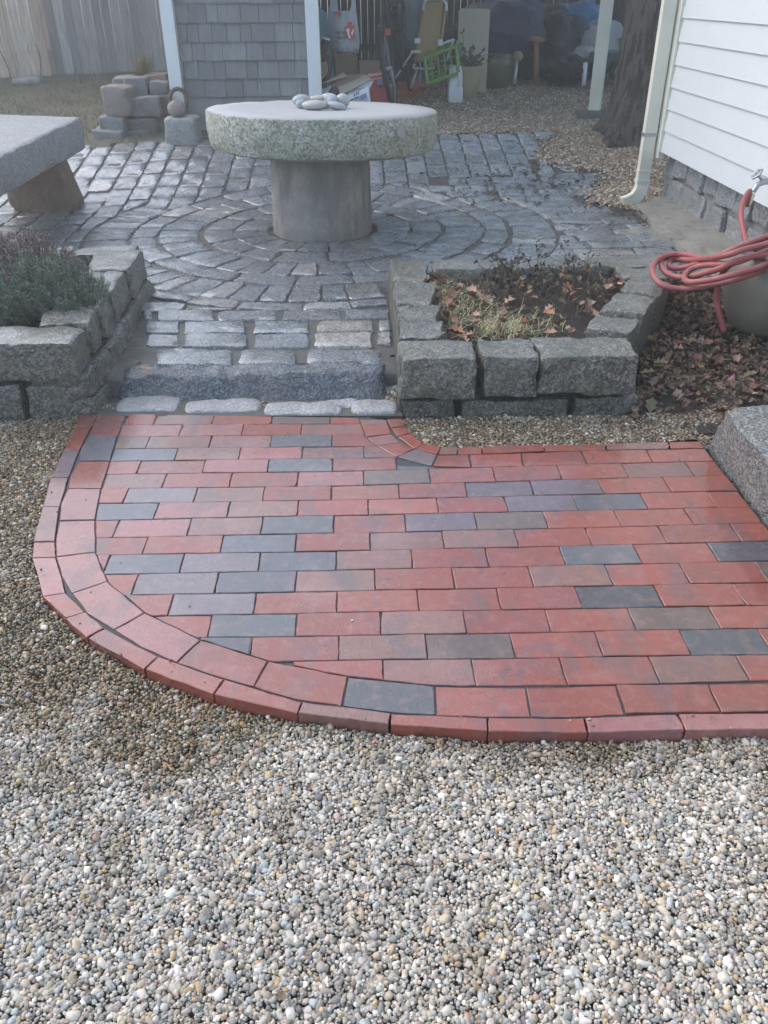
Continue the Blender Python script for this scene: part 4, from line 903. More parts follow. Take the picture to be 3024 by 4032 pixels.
# ------------------------------------------------------------------ clutter in the shed
def Z4(X, Y): return ((1220 + X / 4.88) * .5486, Y / 4.88 * .5486)
def Z5(X, Y): return ((1540 + X / 3.607) * .5486, Y / 3.607 * .5486)
def Z6(X, Y): return ((1950 + X / 3.016) * .5486, Y / 3.016 * .5486)
def quadplate(name, m, pts, th, parent=None, **k):
    """flat plate through 4 world points, thick along its normal"""
    p = [Vector(q) for q in pts]; n = (p[1] - p[0]).cross(p[3] - p[0]).normalized() * th
    mb = MB(); mb.add([p[0], p[1], p[3], p[2], p[0] + n, p[1] + n, p[3] + n, p[2] + n], BOXF); return mb.build(name, m, parent, **k)
def lumps(name, m, c, size, seed, amp=.3, seg=36, rings=20, smooth=True, parent=None, sag=0, freq=1.8):
    mb = MB(); v = []; f = []
    for i in range(rings + 1):
        th = math.pi * i / rings
        for k in range(seg):
            ph = TAU * k / seg; d = Vector((math.sin(th) * math.cos(ph), math.sin(th) * math.sin(ph), math.cos(th)))
            q = d * freq + Vector((seed * 3.3, seed, 0)); kk = 1 + amp * mno.noise(q) + amp * .45 * mno.noise(q * 2.6) + amp * .2 * mno.noise(q * 6)
            z = d.z * size[2] * kk
            v.append(Vector(c) + Vector((d.x * size[0] * kk, d.y * size[1] * kk, max(z, -size[2] * .8))))
    for i in range(rings):
        for k in range(seg): f.append((i * seg + k, (i + 1) * seg + k, (i + 1) * seg + (k + 1) % seg, i * seg + (k + 1) % seg))
    return mb.add(v, f).build(name, m, parent, smooth=smooth)
def text(body, size, loc, rot, m, parent, name='lettering'):
    cu = bpy.data.curves.new(name, 'FONT'); cu.body = body; cu.size = size; cu.extrude = .0004; cu.materials.append(MT[m])
    tmp = bpy.data.objects.new('tmp', cu); COL.objects.link(tmp); dg = bpy.context.evaluated_depsgraph_get()
    me = bpy.data.meshes.new_from_object(tmp.evaluated_get(dg)); bpy.data.objects.remove(tmp)
    o = bpy.data.objects.new(name, me); link(o, parent); o.rotation_euler = rot; o.location = Vector(loc) - wloc(parent); return o
# shopping bag hanging from the roof
yb = 8.1
bg_o = empty('shopping_bag', at(*Z4(650, 600), yb), 'white plastic shopping bag with red and black print, hanging up', 'bag')
mb = MB(); out = [(350, 180), (345, 400), (350, 640), (390, 850), (420, 960), (560, 985), (640, 1020), (740, 1035), (820, 1000), (930, 1030), (955, 900), (955, 740), (925, 500), (895, 240), (860, 0), (780, 0), (785, 210), (700, 215), (620, 215), (560, 190), (530, 90), (510, -60), (420, -60), (385, 60)]
fr = [at(*Z4(x, y), yb - .05 - .03 * math.sin(y * .009 + x * .004)) for x, y in out]; bk = [p + Vector((0, .09, 0)) for p in fr]; n = len(fr)
# build belly as strips between left and right outlines
L_ = [(385, 60), (350, 180), (345, 400), (350, 640), (390, 850), (425, 965)]; R_ = [(870, 90), (895, 240), (920, 450), (950, 680), (957, 850), (935, 1020)]
rows_ = []
for (lx, ly), (rx, ry) in zip(L_, R_):
    rowp = []
    for k in range(15):
        t = k / 14; x = lx + (rx - lx) * t; y = ly + (ry - ly) * t; y = max(y, 205) if ly < 190 and 1 < k < 12 else y
        b = math.sin(math.pi * t) * .085; rowp.append((at(*Z4(x, y), yb), b))
    rows_.append(rowp)
v = []; f = []; nr = len(rows_)
for s in (-1, 1):
    for r_, rowp in enumerate(rows_):
        for k, (p, b) in enumerate(rowp): v.append(p + Vector((0, s * (b * (.4 + .6 * min(1, r_ / 2)) + .004) + .012 * math.sin(k * 2.1 + r_ * 1.7), 0)))
for s in range(2):
    for r_ in range(nr - 1):
        for k in range(14):
            a = s * nr * 15 + r_ * 15 + k; q = (a, a + 1, a + 16, a + 15); f.append(q if s == 0 else q[::-1])
for k in range(14): f.append(((nr - 1) * 15 + k, (nr - 1) * 15 + k + 1, nr * 15 + (nr - 1) * 15 + k + 1, nr * 15 + (nr - 1) * 15 + k))
mb.add(v, f)
mb.build('body', 'bag', bg_o, smooth=True)
for (xa_, xb_) in ((385, 520), (785, 872)):
    mb = MB(); a0, b0, a1, b1 = at(*Z4(xa_, 230), yb), at(*Z4(xb_ + 20, 230), yb), at(*Z4(xa_ + 40, -500), yb), at(*Z4(xb_ - 20, -500), yb)
    mb.hexa([a0 + Vector((0, -.03, 0)), b0 + Vector((0, -.03, 0)), a0 + Vector((0, .03, 0)), b0 + Vector((0, .03, 0)), a1 + Vector((0, -.012, 0)), b1 + Vector((0, -.012, 0)), a1 + Vector((0, .012, 0)), b1 + Vector((0, .012, 0))]); mb.build('handle', 'bag', bg_o)
fz = yb - .1
RX = (rad(90), 0, 0)
for body, X, Y, s in (('more', 475, 650, .04), ('happen', 465, 745, .04), ('in', 465, 815, .034)):
    text(body, s, at(*Z4(X, Y), fz - .008), RX, 'inkblack', bg_o)
for pl_ in ([(505, 235), (590, 230), (600, 290), (560, 315), (510, 300)], [(720, 430), (810, 420), (815, 480), (735, 490)], [(660, 540), (700, 500), (850, 480), (865, 600), (865, 740), (750, 760), (690, 660)]):
    mb = MB(); q = [at(*Z4(x, y), fz - .004) for x, y in pl_]; n = len(q); mb.add(q + [p + Vector((0, .003, 0)) for p in q], [tuple(range(n))[::-1], tuple(range(n, 2 * n))] + [(i, (i + 1) % n, n + (i + 1) % n, n + i) for i in range(n)]); mb.build('red_print', 'redink', bg_o)
for pl_ in ([(690, 560), (760, 545), (755, 640), (790, 740), (750, 745), (720, 640)], [(830, 560), (850, 560), (815, 690), (790, 640)]):
    mb = MB(); q = [at(*Z4(x, y), fz - .0075) for x, y in pl_]; n = len(q); mb.add(q + [p + Vector((0, .002, 0)) for p in q], [tuple(range(n))[::-1], tuple(range(n, 2 * n))] + [(i, (i + 1) % n, n + (i + 1) % n, n + i) for i in range(n)]); mb.build('white_print', 'inkwhite', bg_o)
# teal board
yq = 8.35
tag(quadplate('teal_board', 'teal', [at(*Z4(120, 1560), yq), at(*Z4(465, 1480), yq), at(*Z4(320, 255), yq + .15), at(*Z4(100, 60), yq + .15)], -.03), 'teal flat board leaning behind the middle white post', 'board')
# floor pump with hose
pu = empty('hand_pump', at(*Z4(260, 1200), 8.0), 'black hand pump with curved hose beside the white post', 'pump')
MB().tube([at(*Z4(305, 760), 8.0), at(*Z4(250, 1040), 8.0)], .034, 12).build('barrel', 'black', pu, smooth=True, edge=50)
MB().tube([at(*Z4(312, 725), 8.0), at(*Z4(306, 760), 8.0)], .034, 12).build('cap', 'plastic_white', pu, smooth=True, edge=50)
MB().tube([at(*Z4(200, 1090), 8.0), at(*Z4(290, 1090), 8.0)], .04, 12).build('clamp', 'black', pu, smooth=True, edge=50)
MB().tube(smoothpath([at(*Z4(x, y), 7.98) for x, y in ((290, 1060), (345, 1120), (385, 1250), (380, 1400), (330, 1510), (260, 1570), (220, 1575))]), .02, 8).build('tube', 'black', pu, smooth=True)
# pale carton beside it
mb = MB(); a = at(*Z4(175, 1560), 8.12); b = at(*Z4(345, 1140), 8.12); mb.box(((a.x + b.x) / 2 - .02, 8.25, (a.z + b.z) / 2), (b.x - a.x + .04, .22, b.z - a.z)); tag(mb.build('carton', 'cardlight'), 'tall pale carton standing behind the black pump', 'box')
# open flattened cartons
yk = 7.85
cb = empty('cardboard_box', at(*Z4(700, 1650), yk), 'open cardboard box tipped over with its flaps spread', 'box')
quadplate('back_panel', 'card', [at(*Z4(170, 1800), yk), at(*Z4(640, 1900), yk - .02), at(*Z4(1050, 1420), yk + .18), at(*Z4(640, 1440), yk + .2)], -.012, cb)
quadplate('flap', 'cardlight', [at(*Z4(240, 1590), yk + .05), at(*Z4(330, 1560), yk + .03), at(*Z4(700, 1445), yk + .15), at(*Z4(650, 1390), yk + .2)], -.01, cb)
quadplate('flap', 'cardlight', [at(*Z4(540, 1860), yk - .1), at(*Z4(640, 1800), yk - .08), at(*Z4(1190, 1510), yk), at(*Z4(1060, 1430), yk + .1)], -.012, cb)
quadplate('flap', 'cardlight', [at(*Z4(465, 1700), yk - .06), at(*Z4(545, 1860), yk - .12), at(*Z4(1190, 1510), yk - .02), at(*Z4(1080, 1440), yk + .06)], -.012, cb)
quadplate('side_panel', 'print', [at(*Z4(600, 1880), yk - .12), at(*Z4(960, 1980), yk - .14), at(*Z4(1160, 1560), yk - .03), at(*Z4(1130, 1560), yk - .03)], -.012, cb)
fl = quadplate('printed_flap', 'print', [at(*Z4(680, 1880), yk - .16), at(*Z4(1000, 2010), yk - .18), at(*Z4(1230, 1540), yk - .04), at(*Z4(1190, 1545), yk - .05)], -.01, cb)
quadplate('printed_panel', 'plastic_white', [at(*Z4(600, 1950), yk - .18), at(*Z4(1180, 2060), yk - .2), at(*Z4(1130, 1660), yk - .1), at(*Z4(700, 1850), yk - .15)], -.008, cb)
for q in ([(840, 1800), (860, 1795), (870, 1840), (850, 1850)], [(885, 1775), (905, 1770), (918, 1820), (897, 1830)], [(925, 1760), (940, 1755), (950, 1800), (935, 1810)], [(850, 1890), (940, 1855), (945, 1870), (855, 1905)], [(760, 1935), (840, 1900), (850, 1915), (770, 1950)]):
    mb = MB(); w = [at(*Z4(x, y), yk - .21) for x, y in q]; mb.add(w + [p + Vector((0, .03, 0)) for p in w], [(3, 2, 1, 0), (4, 5, 6, 7), (0, 1, 5, 4), (1, 2, 6, 5), (2, 3, 7, 6), (3, 0, 4, 7)]); mb.build('dark_print', 'inkblack', cb)
mb = MB(); w = [at(*Z4(x, y), yk - .213) for x, y in ((960, 1850), (1080, 1790), (1100, 1870), (980, 1930))]; mb.add(w + [p + Vector((0, .03, 0)) for p in w], [(3, 2, 1, 0), (4, 5, 6, 7), (0, 1, 5, 4), (1, 2, 6, 5), (2, 3, 7, 6), (3, 0, 4, 7)]); mb.build('blue_print', 'inkblue', cb)
tag(quadplate('paper_sheet', 'plastic_white', [at(*Z4(120, 1960), 7.72), at(*Z4(440, 1960), 7.7), at(*Z4(405, 1640), 7.82), at(*Z4(170, 1740), 7.84)], -.006), 'blank white sheet propped behind river stones at post foot', 'paper')
mb = MB(); pebble_mesh(mb, at(*Z4(455, 1800), 7.74), (.045, .03, .06), (0, .5, 0), 3); tag(mb.build('work_glove', 'black', smooth=True, base=True), 'small dark crumpled glove beside the white sheet', 'glove')
mb = MB(); a = at(*Z4(440, 1430), 8.5); b = at(*Z4(850, 1130), 8.5); mb.box(((a.x + b.x) / 2, 8.65, (a.z + b.z) / 2 - .1), (b.x - a.x, .3, b.z - a.z + .25), Matrix.Rotation(.2, 3, 'Z')); tag(mb.build('cardboard_box', 'card'), 'closed brown cardboard box under the hanging bag', 'box')
mb = MB(); a = at(*Z4(960, 1430), 8.45); b = at(*Z4(1400, 1195), 8.45); mb.box(((a.x + b.x) / 2, 8.6, (a.z + b.z) / 2 - .15), (b.x - a.x, .3, b.z - a.z + .3)); tag(mb.build('cardboard_box', 'card'), 'closed brown cardboard box behind the red carton', 'box')
# red carton
yr = 7.98
rcx = [at(*Z4(1190, 2010), yr), at(*Z4(1518, 1985), yr), at(*Z4(1445, 1352), yr + .03), at(*Z4(1095, 1412), yr + .03)]
ro = empty('red_carton', sum(rcx, Vector()) / 4, 'red printed carton with white lettering next to bicycle', 'box')
quadplate('body', 'red', rcx, -.14, ro)
ex = (rcx[2] - rcx[3]).normalized(); ez = (rcx[3] - rcx[0]).normalized(); nrm = ex.cross(ez).normalized()
rotm = Matrix((ex, (ez - ex * ez.dot(ex)).normalized(), nrm)).transposed()
lp_ = at(*Z4(1125, 1475), yr + .02) + nrm * .006
t_ = text('Honeywell', .033, lp_, rotm.to_euler(), 'inkwhite', ro)
mb = MB(); w = [at(*Z4(x, y), yr - .01) for x, y in ((1290, 1545), (1380, 1520), (1400, 1620), (1310, 1640))]; mb.add(w + [p + Vector((0, .02, 0)) for p in w], [(3, 2, 1, 0), (4, 5, 6, 7), (0, 1, 5, 4), (1, 2, 6, 5), (2, 3, 7, 6), (3, 0, 4, 7)]); mb.build('product_picture', 'inkblue', ro)
mb = MB(); w = [at(*Z4(x, y), yr - .009) for x, y in ((1310, 1645), (1400, 1625), (1395, 1680), (1330, 1695))]; mb.add(w + [p + Vector((0, .02, 0)) for p in w], [(3, 2, 1, 0), (4, 5, 6, 7), (0, 1, 5, 4), (1, 2, 6, 5), (2, 3, 7, 6), (3, 0, 4, 7)]); mb.build('product_picture', 'inkblack', ro)
mb = MB(); w = [at(*Z4(x, y), yr - .009) for x, y in ((1195, 1520), (1390, 1488), (1390, 1498), (1195, 1530))]; mb.add(w + [p + Vector((0, .02, 0)) for p in w], [(3, 2, 1, 0), (4, 5, 6, 7), (0, 1, 5, 4), (1, 2, 6, 5), (2, 3, 7, 6), (3, 0, 4, 7)]); mb.build('white_print', 'inkwhite', ro)
# bicycle, seen almost end on
bi = empty('bicycle', at(*Z4(1500, 1900), 8.3), 'dark bicycle leaning end on behind the red carton', 'bicycle')
def wheel(c, R_, axis, par):
    ax = Vector(axis).normalized(); e1 = ax.cross(Vector((0, 0, 1))).normalized(); e2 = e1.cross(ax)
    P = lambda t, r_: c + (e1 * math.cos(t) + e2 * math.sin(t)) * r_
    w = MB(); w.tube([P(TAU * k / 36, R_) for k in range(36)], .022, 8, True); wo_ = w.build('wheel', 'black', par, smooth=True)
    MB().tube([P(TAU * k / 36, R_ - .028) for k in range(36)], .009, 6, True).build('rim', 'alum', wo_, smooth=True)
    mb = MB()
    for k in range(18): mb.tube([c + ax * (.02 if k % 2 else -.02), P(TAU * k / 18, R_ - .03)], .0016, 4)
    mb.tube([c - ax * .04, c + ax * .04], .016, 8); mb.build('spokes', 'alum', wo_)
wc = at(*Z4(1500, 1500), 8.2); wc.z = ter(wc.x, 8.2) + .35
wheel(wc, .33, (.985, -.13, .2), bi); wc2 = wc + Vector((.28, .98, 0)); wheel(wc2, .33, (.95, -.28, .15), bi)
bbk = wc + Vector((.15, .55, -.04)); hd = wc + Vector((-.02, .1, .5)); seat_ = wc + Vector((.16, .72, .5))
mb = MB(); 
for a, b in ((hd, bbk), (hd, seat_), (bbk, seat_), (bbk, wc2), (seat_, wc2)): mb.tube([a, b], .016, 8)
mb.build('frame', 'black', bi, smooth=True)
mb = MB(); mb.tube([wc + Vector((.04, 0, 0)), hd, hd + Vector((-.01, 0, .12))], .013, 8); mb.tube([wc - Vector((.06, 0, 0)), hd], .012, 8); mb.build('fork', 'black', bi, smooth=True)
mb = MB(); h0 = hd + Vector((-.01, 0, .14)); mb.tube([h0 + Vector((-.27, .08, .02)), h0 + Vector((-.1, 0, 0)), h0 + Vector((.1, 0, 0)), h0 + Vector((.27, .08, .02))], .012, 8); mb.build('handlebar', 'alum', bi, smooth=True)
mb = MB(); mb.tube([seat_, seat_ + Vector((0, .02, .1))], .013, 8); pebble_mesh(mb, seat_ + Vector((0, 0, .12)), (.07, .13, .03), (0, 0, 0), 2); mb.build('saddle', 'black', bi, smooth=True)
mb = MB(); mb.tube([bbk + Vector((-.1, 0, -.14)), bbk, bbk + Vector((.1, 0, .14))], .01, 6); mb.box(bbk + Vector((-.13, 0, -.14)), (.09, .06, .02)); mb.box(bbk + Vector((.13, 0, .14)), (.09, .06, .02)); mb.build('pedals', 'alum', bi)
mb = MB(); rp_ = at(*Z4(1500, 615), 8.2); mb.box(rp_, (.045, .02, .05)); mb.build('reflector', 'redink', bi)
# dark vertical post or umbrella by the bicycle
lumps('black_bag', 'blackbag', at(*Z5(120, 900), 8.9) + Vector((0, .2, 0)), (.16, .2, .42), 5, .25); tag(bpy.data.objects['black_bag'], 'tall black sack standing behind the bicycle wheel', 'bag')
o = lumps('orange_sack', 'orange', G(870, 215) + Vector((-.03, .25, .06)), (.26, .16, .12), 7, .3); tag(o, 'low orange plastic sack on gravel behind the bicycle', 'sack')
# hanging grey cover
o = lumps('grey_cover', 'greybag', at(*Z5(285, 130), 9.05), (.13, .12, .45), 9, .16, freq=1.2); tag(o, 'pale grey plastic cover hanging left of the folding chair', 'cover')
# folding lounge chair
yl = 8.75; ch = empty('folding_chair', at(*Z5(560, 900), yl), 'folded tan lounge chair standing upright in the shed', 'chair')
q = [at(*Z5(350, 870), yl), at(*Z5(655, 860), yl), at(*Z5(745, 20), yl + .15), at(*Z5(470, 20), yl + .15)]
qb = quadplate('cushion', 'tan', q, -.045, ch)
for (xa_, ya_, xb_, yb_) in ((345, 880, 470, 60), (690, 780, 775, 60)):
    mb = MB(); mb.tube([at(*Z5(xa_, ya_), yl + .0), at(*Z5(xb_, yb_), yl + .14)], .014, 8); mb.build('side_tube', 'tan', ch, smooth=True)
mb = MB(); mb.tube(smoothpath([at(*Z5(x, y), yl + .12) for x, y in ((455, 150), (470, 40), (520, -10), (700, -10), (770, 40), (785, 150))]), .014, 8); mb.build('top_tube', 'alum', ch, smooth=True)
mb = MB(); mb.tube(smoothpath([at(*Z5(x, y), yl - .03) for x, y in ((350, 910), (320, 940), (330, 970), (400, 975), (500, 980), (620, 960))]), .012, 8); mb.build('base_tube', 'alum', ch, smooth=True)
mb = MB(); mb.tube([at(*Z5(365, 985), yl - .04), at(*Z5(280, 1255), yl - .1)], .014, 8); mb.build('leg', 'alum', ch, smooth=True)
mb = MB(); mb.tube(smoothpath([at(*Z5(x, y), yl + .05) for x, y in ((690, 640), (860, 575), (880, 580), (790, 870))]), .013, 8); mb.build('leg', 'alum', ch, smooth=True)
mb = MB(); mb.box(at(*Z5(375, 580), yl), (.05, .03, .04)); mb.box(at(*Z5(700, 605), yl), (.04, .03, .05)); mb.build('hinge', 'plastic_white', ch)
# green crate
yc = 8.5; cr = empty('green_crate', at(*Z5(720, 950), yc), 'green plastic crate tipped on its side by the jug', 'crate')
A, B, C_, D_ = at(*Z5(475, 820), yc), at(*Z5(920, 660), yc + .1), at(*Z5(960, 1040), yc + .1), at(*Z5(515, 1185), yc)
dp = Vector((.06, .28, .03))
def bar(p, q, r_=.011): MB().tube([p, q], r_, 6).build('bar', 'green', cr)
mb = MB()
for p, q in ((A, B), (B, C_), (C_, D_), (D_, A), (A + dp, B + dp), (B + dp, C_ + dp), (C_ + dp, D_ + dp), (D_ + dp, A + dp), (A, A + dp), (B, B + dp), (C_, C_ + dp), (D_, D_ + dp)): mb.tube([p, q], .016, 6)
mb.build('rim', 'green', cr)
for k in range(1, 5): bar(A + (B - A) * k / 5, D_ + (C_ - D_) * k / 5, .006)
for k in range(1, 3): bar(A + (D_ - A) * k / 3, B + (C_ - B) * k / 3, .005)
for k in range(1, 4): bar(B + (C_ - B) * k / 4, B + dp + (C_ - B) * k / 4, .012); bar(D_ + (C_ - D_) * k / 4, D_ + dp + (C_ - D_) * k / 4, .009); bar(A + (B - A) * k / 4, A + dp + (B - A) * k / 4, .009)
# white jug
jp = G(984, 224); s = (jp - CAMP).dot(fw) / F_PX * NPX; jg = empty('white_jug', jp, 'white plastic jug with moulded handle standing on the gravel', 'jug')
W = 17 * s
def rsec(w, d, z, dx=0, r_=.25, n=6):
    pts = []
    for cx_, cy_, a0 in ((1, 1, 0), (-1, 1, 90), (-1, -1, 180), (1, -1, 270)):
        for k in range(n + 1):
            a = rad(a0 + 90 * k / n); pts.append(Vector((jp.x + dx + cx_ * w * (1 - r_) + math.cos(a) * w * r_, jp.y + .07 + cy_ * d * (1 - r_) + math.sin(a) * d * r_, jp.z + z)))
    return pts
H = 71 * s * 1.02
mb = MB(); loft(mb, [rsec(W * .86, .055, 0), rsec(W * .9, .06, .01), rsec(W * .92, .06, H * .36), rsec(W * .92, .06, H * .4), rsec(W * .85, .056, H * .44, -.004), rsec(W * .85, .056, H * .62, -.004), rsec(W * .82, .05, H * .85, -.006), rsec(W * .74, .045, H * .94, -.008), rsec(W * .68, .04, H * .985, -.008), rsec(W * .66, .038, H, -.008)])
mb.build('body', 'plastic_white', jg, smooth=True, edge=40)
mb = MB(); hx = jp.x + .01; mb.tube(smoothpath([Vector((hx - .012, jp.y + .006, jp.z + H * .78)), Vector((hx + .012, jp.y - .012, jp.z + H * .8)), Vector((hx + .014, jp.y - .016, jp.z + H * .6)), Vector((hx + .008, jp.y - .002, jp.z + H * .46))]), .011, 8); mb.build('handle', 'plastic_white', jg, smooth=True)
# cream flower pot with a plant
fpz = G(1012, 219); s = (fpz - CAMP).dot(fw) / F_PX * NPX; fpz = fpz + Vector((0, .12, 0)); fpo = empty('flower_pot', fpz, 'cream flower pot with straggly plant behind the jug', 'flower pot')
mb = MB(); hh = 66 * s; mb.lathe([(.078, 0), (.085, .005), (.115, hh * .55), (.128, hh * .9), (.14, hh * .92), (.14, hh), (.125, hh), (.11, hh * .9)], fpz, 32); mb.build('pot', 'potcream', fpo, smooth=True, edge=50)
mb = MB(); lf = MB()
for k in range(16):
    a = rng.uniform(0, TAU); L = rng.uniform(.12, .36); p0 = fpz + Vector((rng.uniform(-.05, .05), rng.uniform(-.05, .05), hh * .9)); dx = math.cos(a) * L * .5 + .05
    pts = [p0 + Vector((dx * t, math.sin(a) * L * .4 * t, L * (1 - .35 * t * (k % 3)) * t)) for t in (0, .35, .7, 1)]; mb.tube(pts, .003, 4)
    for m_ in range(12):
        t = rng.uniform(.3, 1); c = pts[0].lerp(pts[-1], t) + Vector((rng.uniform(-.02, .02),) * 3); r_ = rng.uniform(.012, .03); e1 = Vector((rng.uniform(-1, 1), rng.uniform(-1, 1), rng.uniform(-1, 1))).normalized(); e2 = e1.orthogonal().normalized()
        lf.add([c - e1 * r_, c + e2 * r_ * .6, c + e1 * r_, c - e2 * r_ * .6], [(0, 1, 2, 3)])
mb.build('stems', 'twig', fpo); tag(lf.build('leaves', 'plantgreen', fpo), kind='stuff')
# pale table top leaning
yw = 9.1
q = [at(*Z5(935, 1240), yw), at(*Z5(1345, 1320), yw), at(*Z5(1410, 125), yw + .22), at(*Z5(965, 118), yw + .22)]
qq = [q[0], q[1], q[1].lerp(q[2], .97), q[2].lerp(q[3], .05) + Vector((0, 0, 0)), q[3].lerp(q[2], .05), q[0].lerp(q[3], .97)]
n = len(qq); nn_ = (q[1] - q[0]).cross(q[3] - q[0]).normalized() * -.03
mb = MB(); mb.add(qq + [p + nn_ for p in qq], [tuple(range(n)), tuple(range(n, 2 * n))[::-1]] + [(i, n + i, n + (i + 1) % n, (i + 1) % n) for i in range(n)])
tag(mb.build('table_leaf', 'board'), 'tall cream panel with rounded corners leaning behind the pot', 'panel')
# olive urn
up = G(1076, 196); s = (up - CAMP).dot(fw) / F_PX * NPX; up = up + Vector((0, .18, 0)); hh = 68 * s
mb = MB(); mb.lathe([(.11, 0), (.12, .01), (.16, hh * .35), (.185, hh * .7), (.18, hh * .88), (.155, hh * .95), (.15, hh), (.13, hh), (.13, hh * .9)], up, 36); tag(mb.build('glazed_urn', 'urn', smooth=True, edge=60, base=True), 'olive green glazed urn right of the leaning cream panel', 'urn')
# covered heaps
o = lumps('tarp_heap', 'tarp', at(*Z6(200, 420), 9.9) + Vector((0, .2, -.02)), (.62, .4, .34), 11, .28); tag(o, 'dark navy tarp heaped over something behind the urn', 'tarp')
o = lumps('tarp_heap', 'bluetarp', at(*Z6(960, 290), 10.0) + Vector((0, .1, .0)), (.34, .25, .2), 13, .4, freq=2.4); tag(o, 'bright blue crumpled tarp left of the cream post', 'tarp')
o = lumps('black_bag', 'blackbag', at(*Z6(760, 640), 9.75) + Vector((0, .2, 0)), (.42, .35, .38), 15, .3); tag(o, 'large heap of black plastic under the blue tarp', 'bag')
o = lumps('black_bag', 'blackbag', at(*Z6(920, 890), 9.2) + Vector((0, .15, .02)), (.24, .2, .13), 17, .3); tag(o, 'low black plastic bag on gravel left of the cream post', 'bag')
o = lumps('pale_sack', 'sack', at(*Z6(1230, 590), 9.7) + Vector((0, .2, 0)), (.37, .25, .26), 19, .22); tag(o, 'large pale grey sack bulging behind the cream post', 'sack')
o = lumps('pale_sack', 'sack', at(*Z6(1060, 850), 9.4) + Vector((0, .15, 0)), (.23, .2, .2), 21, .25); tag(o, 'lower pale sack on the ground beside cream post', 'sack')
mb = MB(); a = at(*Z6(1072, 745), 9.15); b = at(*Z6(1050, 1015), 9.1); mb.tube([a, b], .022, 8); tag(mb.build('white_stake', 'plastic_white', smooth=True), 'short white stake standing against the lower pale sack', 'stake')
wl_ = empty('work_bench', at(*Z6(490, 700), 9.5), 'wooden sawhorse leg with short top rail, in shed', 'sawhorse')
MB().tube([at(*Z6(490, 470), 9.5), at(*Z6(485, 1000), 9.5)], .03, 4).build('leg', 'wood', wl_); a = at(*Z6(445, 465), 9.5); b = at(*Z6(555, 465), 9.5); mb = MB(); mb.box((a + b) / 2, (b.x - a.x, .3, .035)); mb.build('rail', 'wood', wl_)
mb = MB(); pebble_mesh(mb, at(*Z6(270, 670), 9.3), (.05, .05, .05), (0, 0, 0), 5); tag(mb.build('yellow_ball', mat('yellow_plastic', (.26, .21, .1), .6), smooth=True), 'small yellow ball caught against the navy tarp', 'ball')
mb = MB(); mb.tube([at(*Z6(255, 720), 9.28), at(*Z6(228, 1000), 9.2)], .018, 8); tag(mb.build('aluminium_pole', 'alum', smooth=True), 'short bright metal pole leaning right of the urn', 'pole')
# lattice basket and mower wheel
bk_ = empty('lattice_basket', at(*Z6(1530, 600), 9.7), 'brown lattice basket left of the tree trunk', 'basket')
a = at(*Z6(1450, 770), 9.7); b = at(*Z6(1640, 450), 9.7)
mb = MB()
for k in range(6): x = a.x + (b.x - a.x) * k / 5; mb.box((x, 9.7, (a.z + b.z) / 2), (.022, .02, b.z - a.z))
for k in range(8): z = a.z + (b.z - a.z) * k / 7; mb.box(((a.x + b.x) / 2, 9.69, z), (b.x - a.x, .02, .022))
mb.build('front_lattice', 'wicker', bk_); mb = MB(); mb.box(((a.x + b.x) / 2, 9.9, (a.z + b.z) / 2), (b.x - a.x, .02, b.z - a.z)); mb.build('back_panel', 'wicker', bk_)
mw = empty('lawn_mower', G(1340, 170), 'small wheel of lawn mower beside the tree trunk', 'mower')
wcn = at(*Z6(1490, 845), 9.1); mb = MB(); R2 = .085
mb.tube([wcn + Vector((math.cos(TAU * k / 24) * R2, .0, math.sin(TAU * k / 24) * R2)) for k in range(24)], .024, 8, True); wh = mb.build('wheel', 'black', mw, smooth=True)
mb = MB(); mb.lathe([(.02, -.01), (.06, -.012), (.06, .012), (.02, .014)], (0, 0, 0), 20); mb.v = [tuple(wcn + Vector((p[0], p[2] - .012, p[1]))) for p in mb.v]; mb.build('hub', mat('pale_hub', (.35, .42, .38), .5), wh)
mb = MB(); rock(mb, c8box(wcn.x - .25, wcn.x + .3, wcn.y + .05, wcn.y + .5, wcn.z - .03, wcn.z + .16), 140, (8, 6, 4), 5, .01, 6); mb.build('deck', mat('mower_green', (.03, .07, .05), .5), mw, smooth=True)

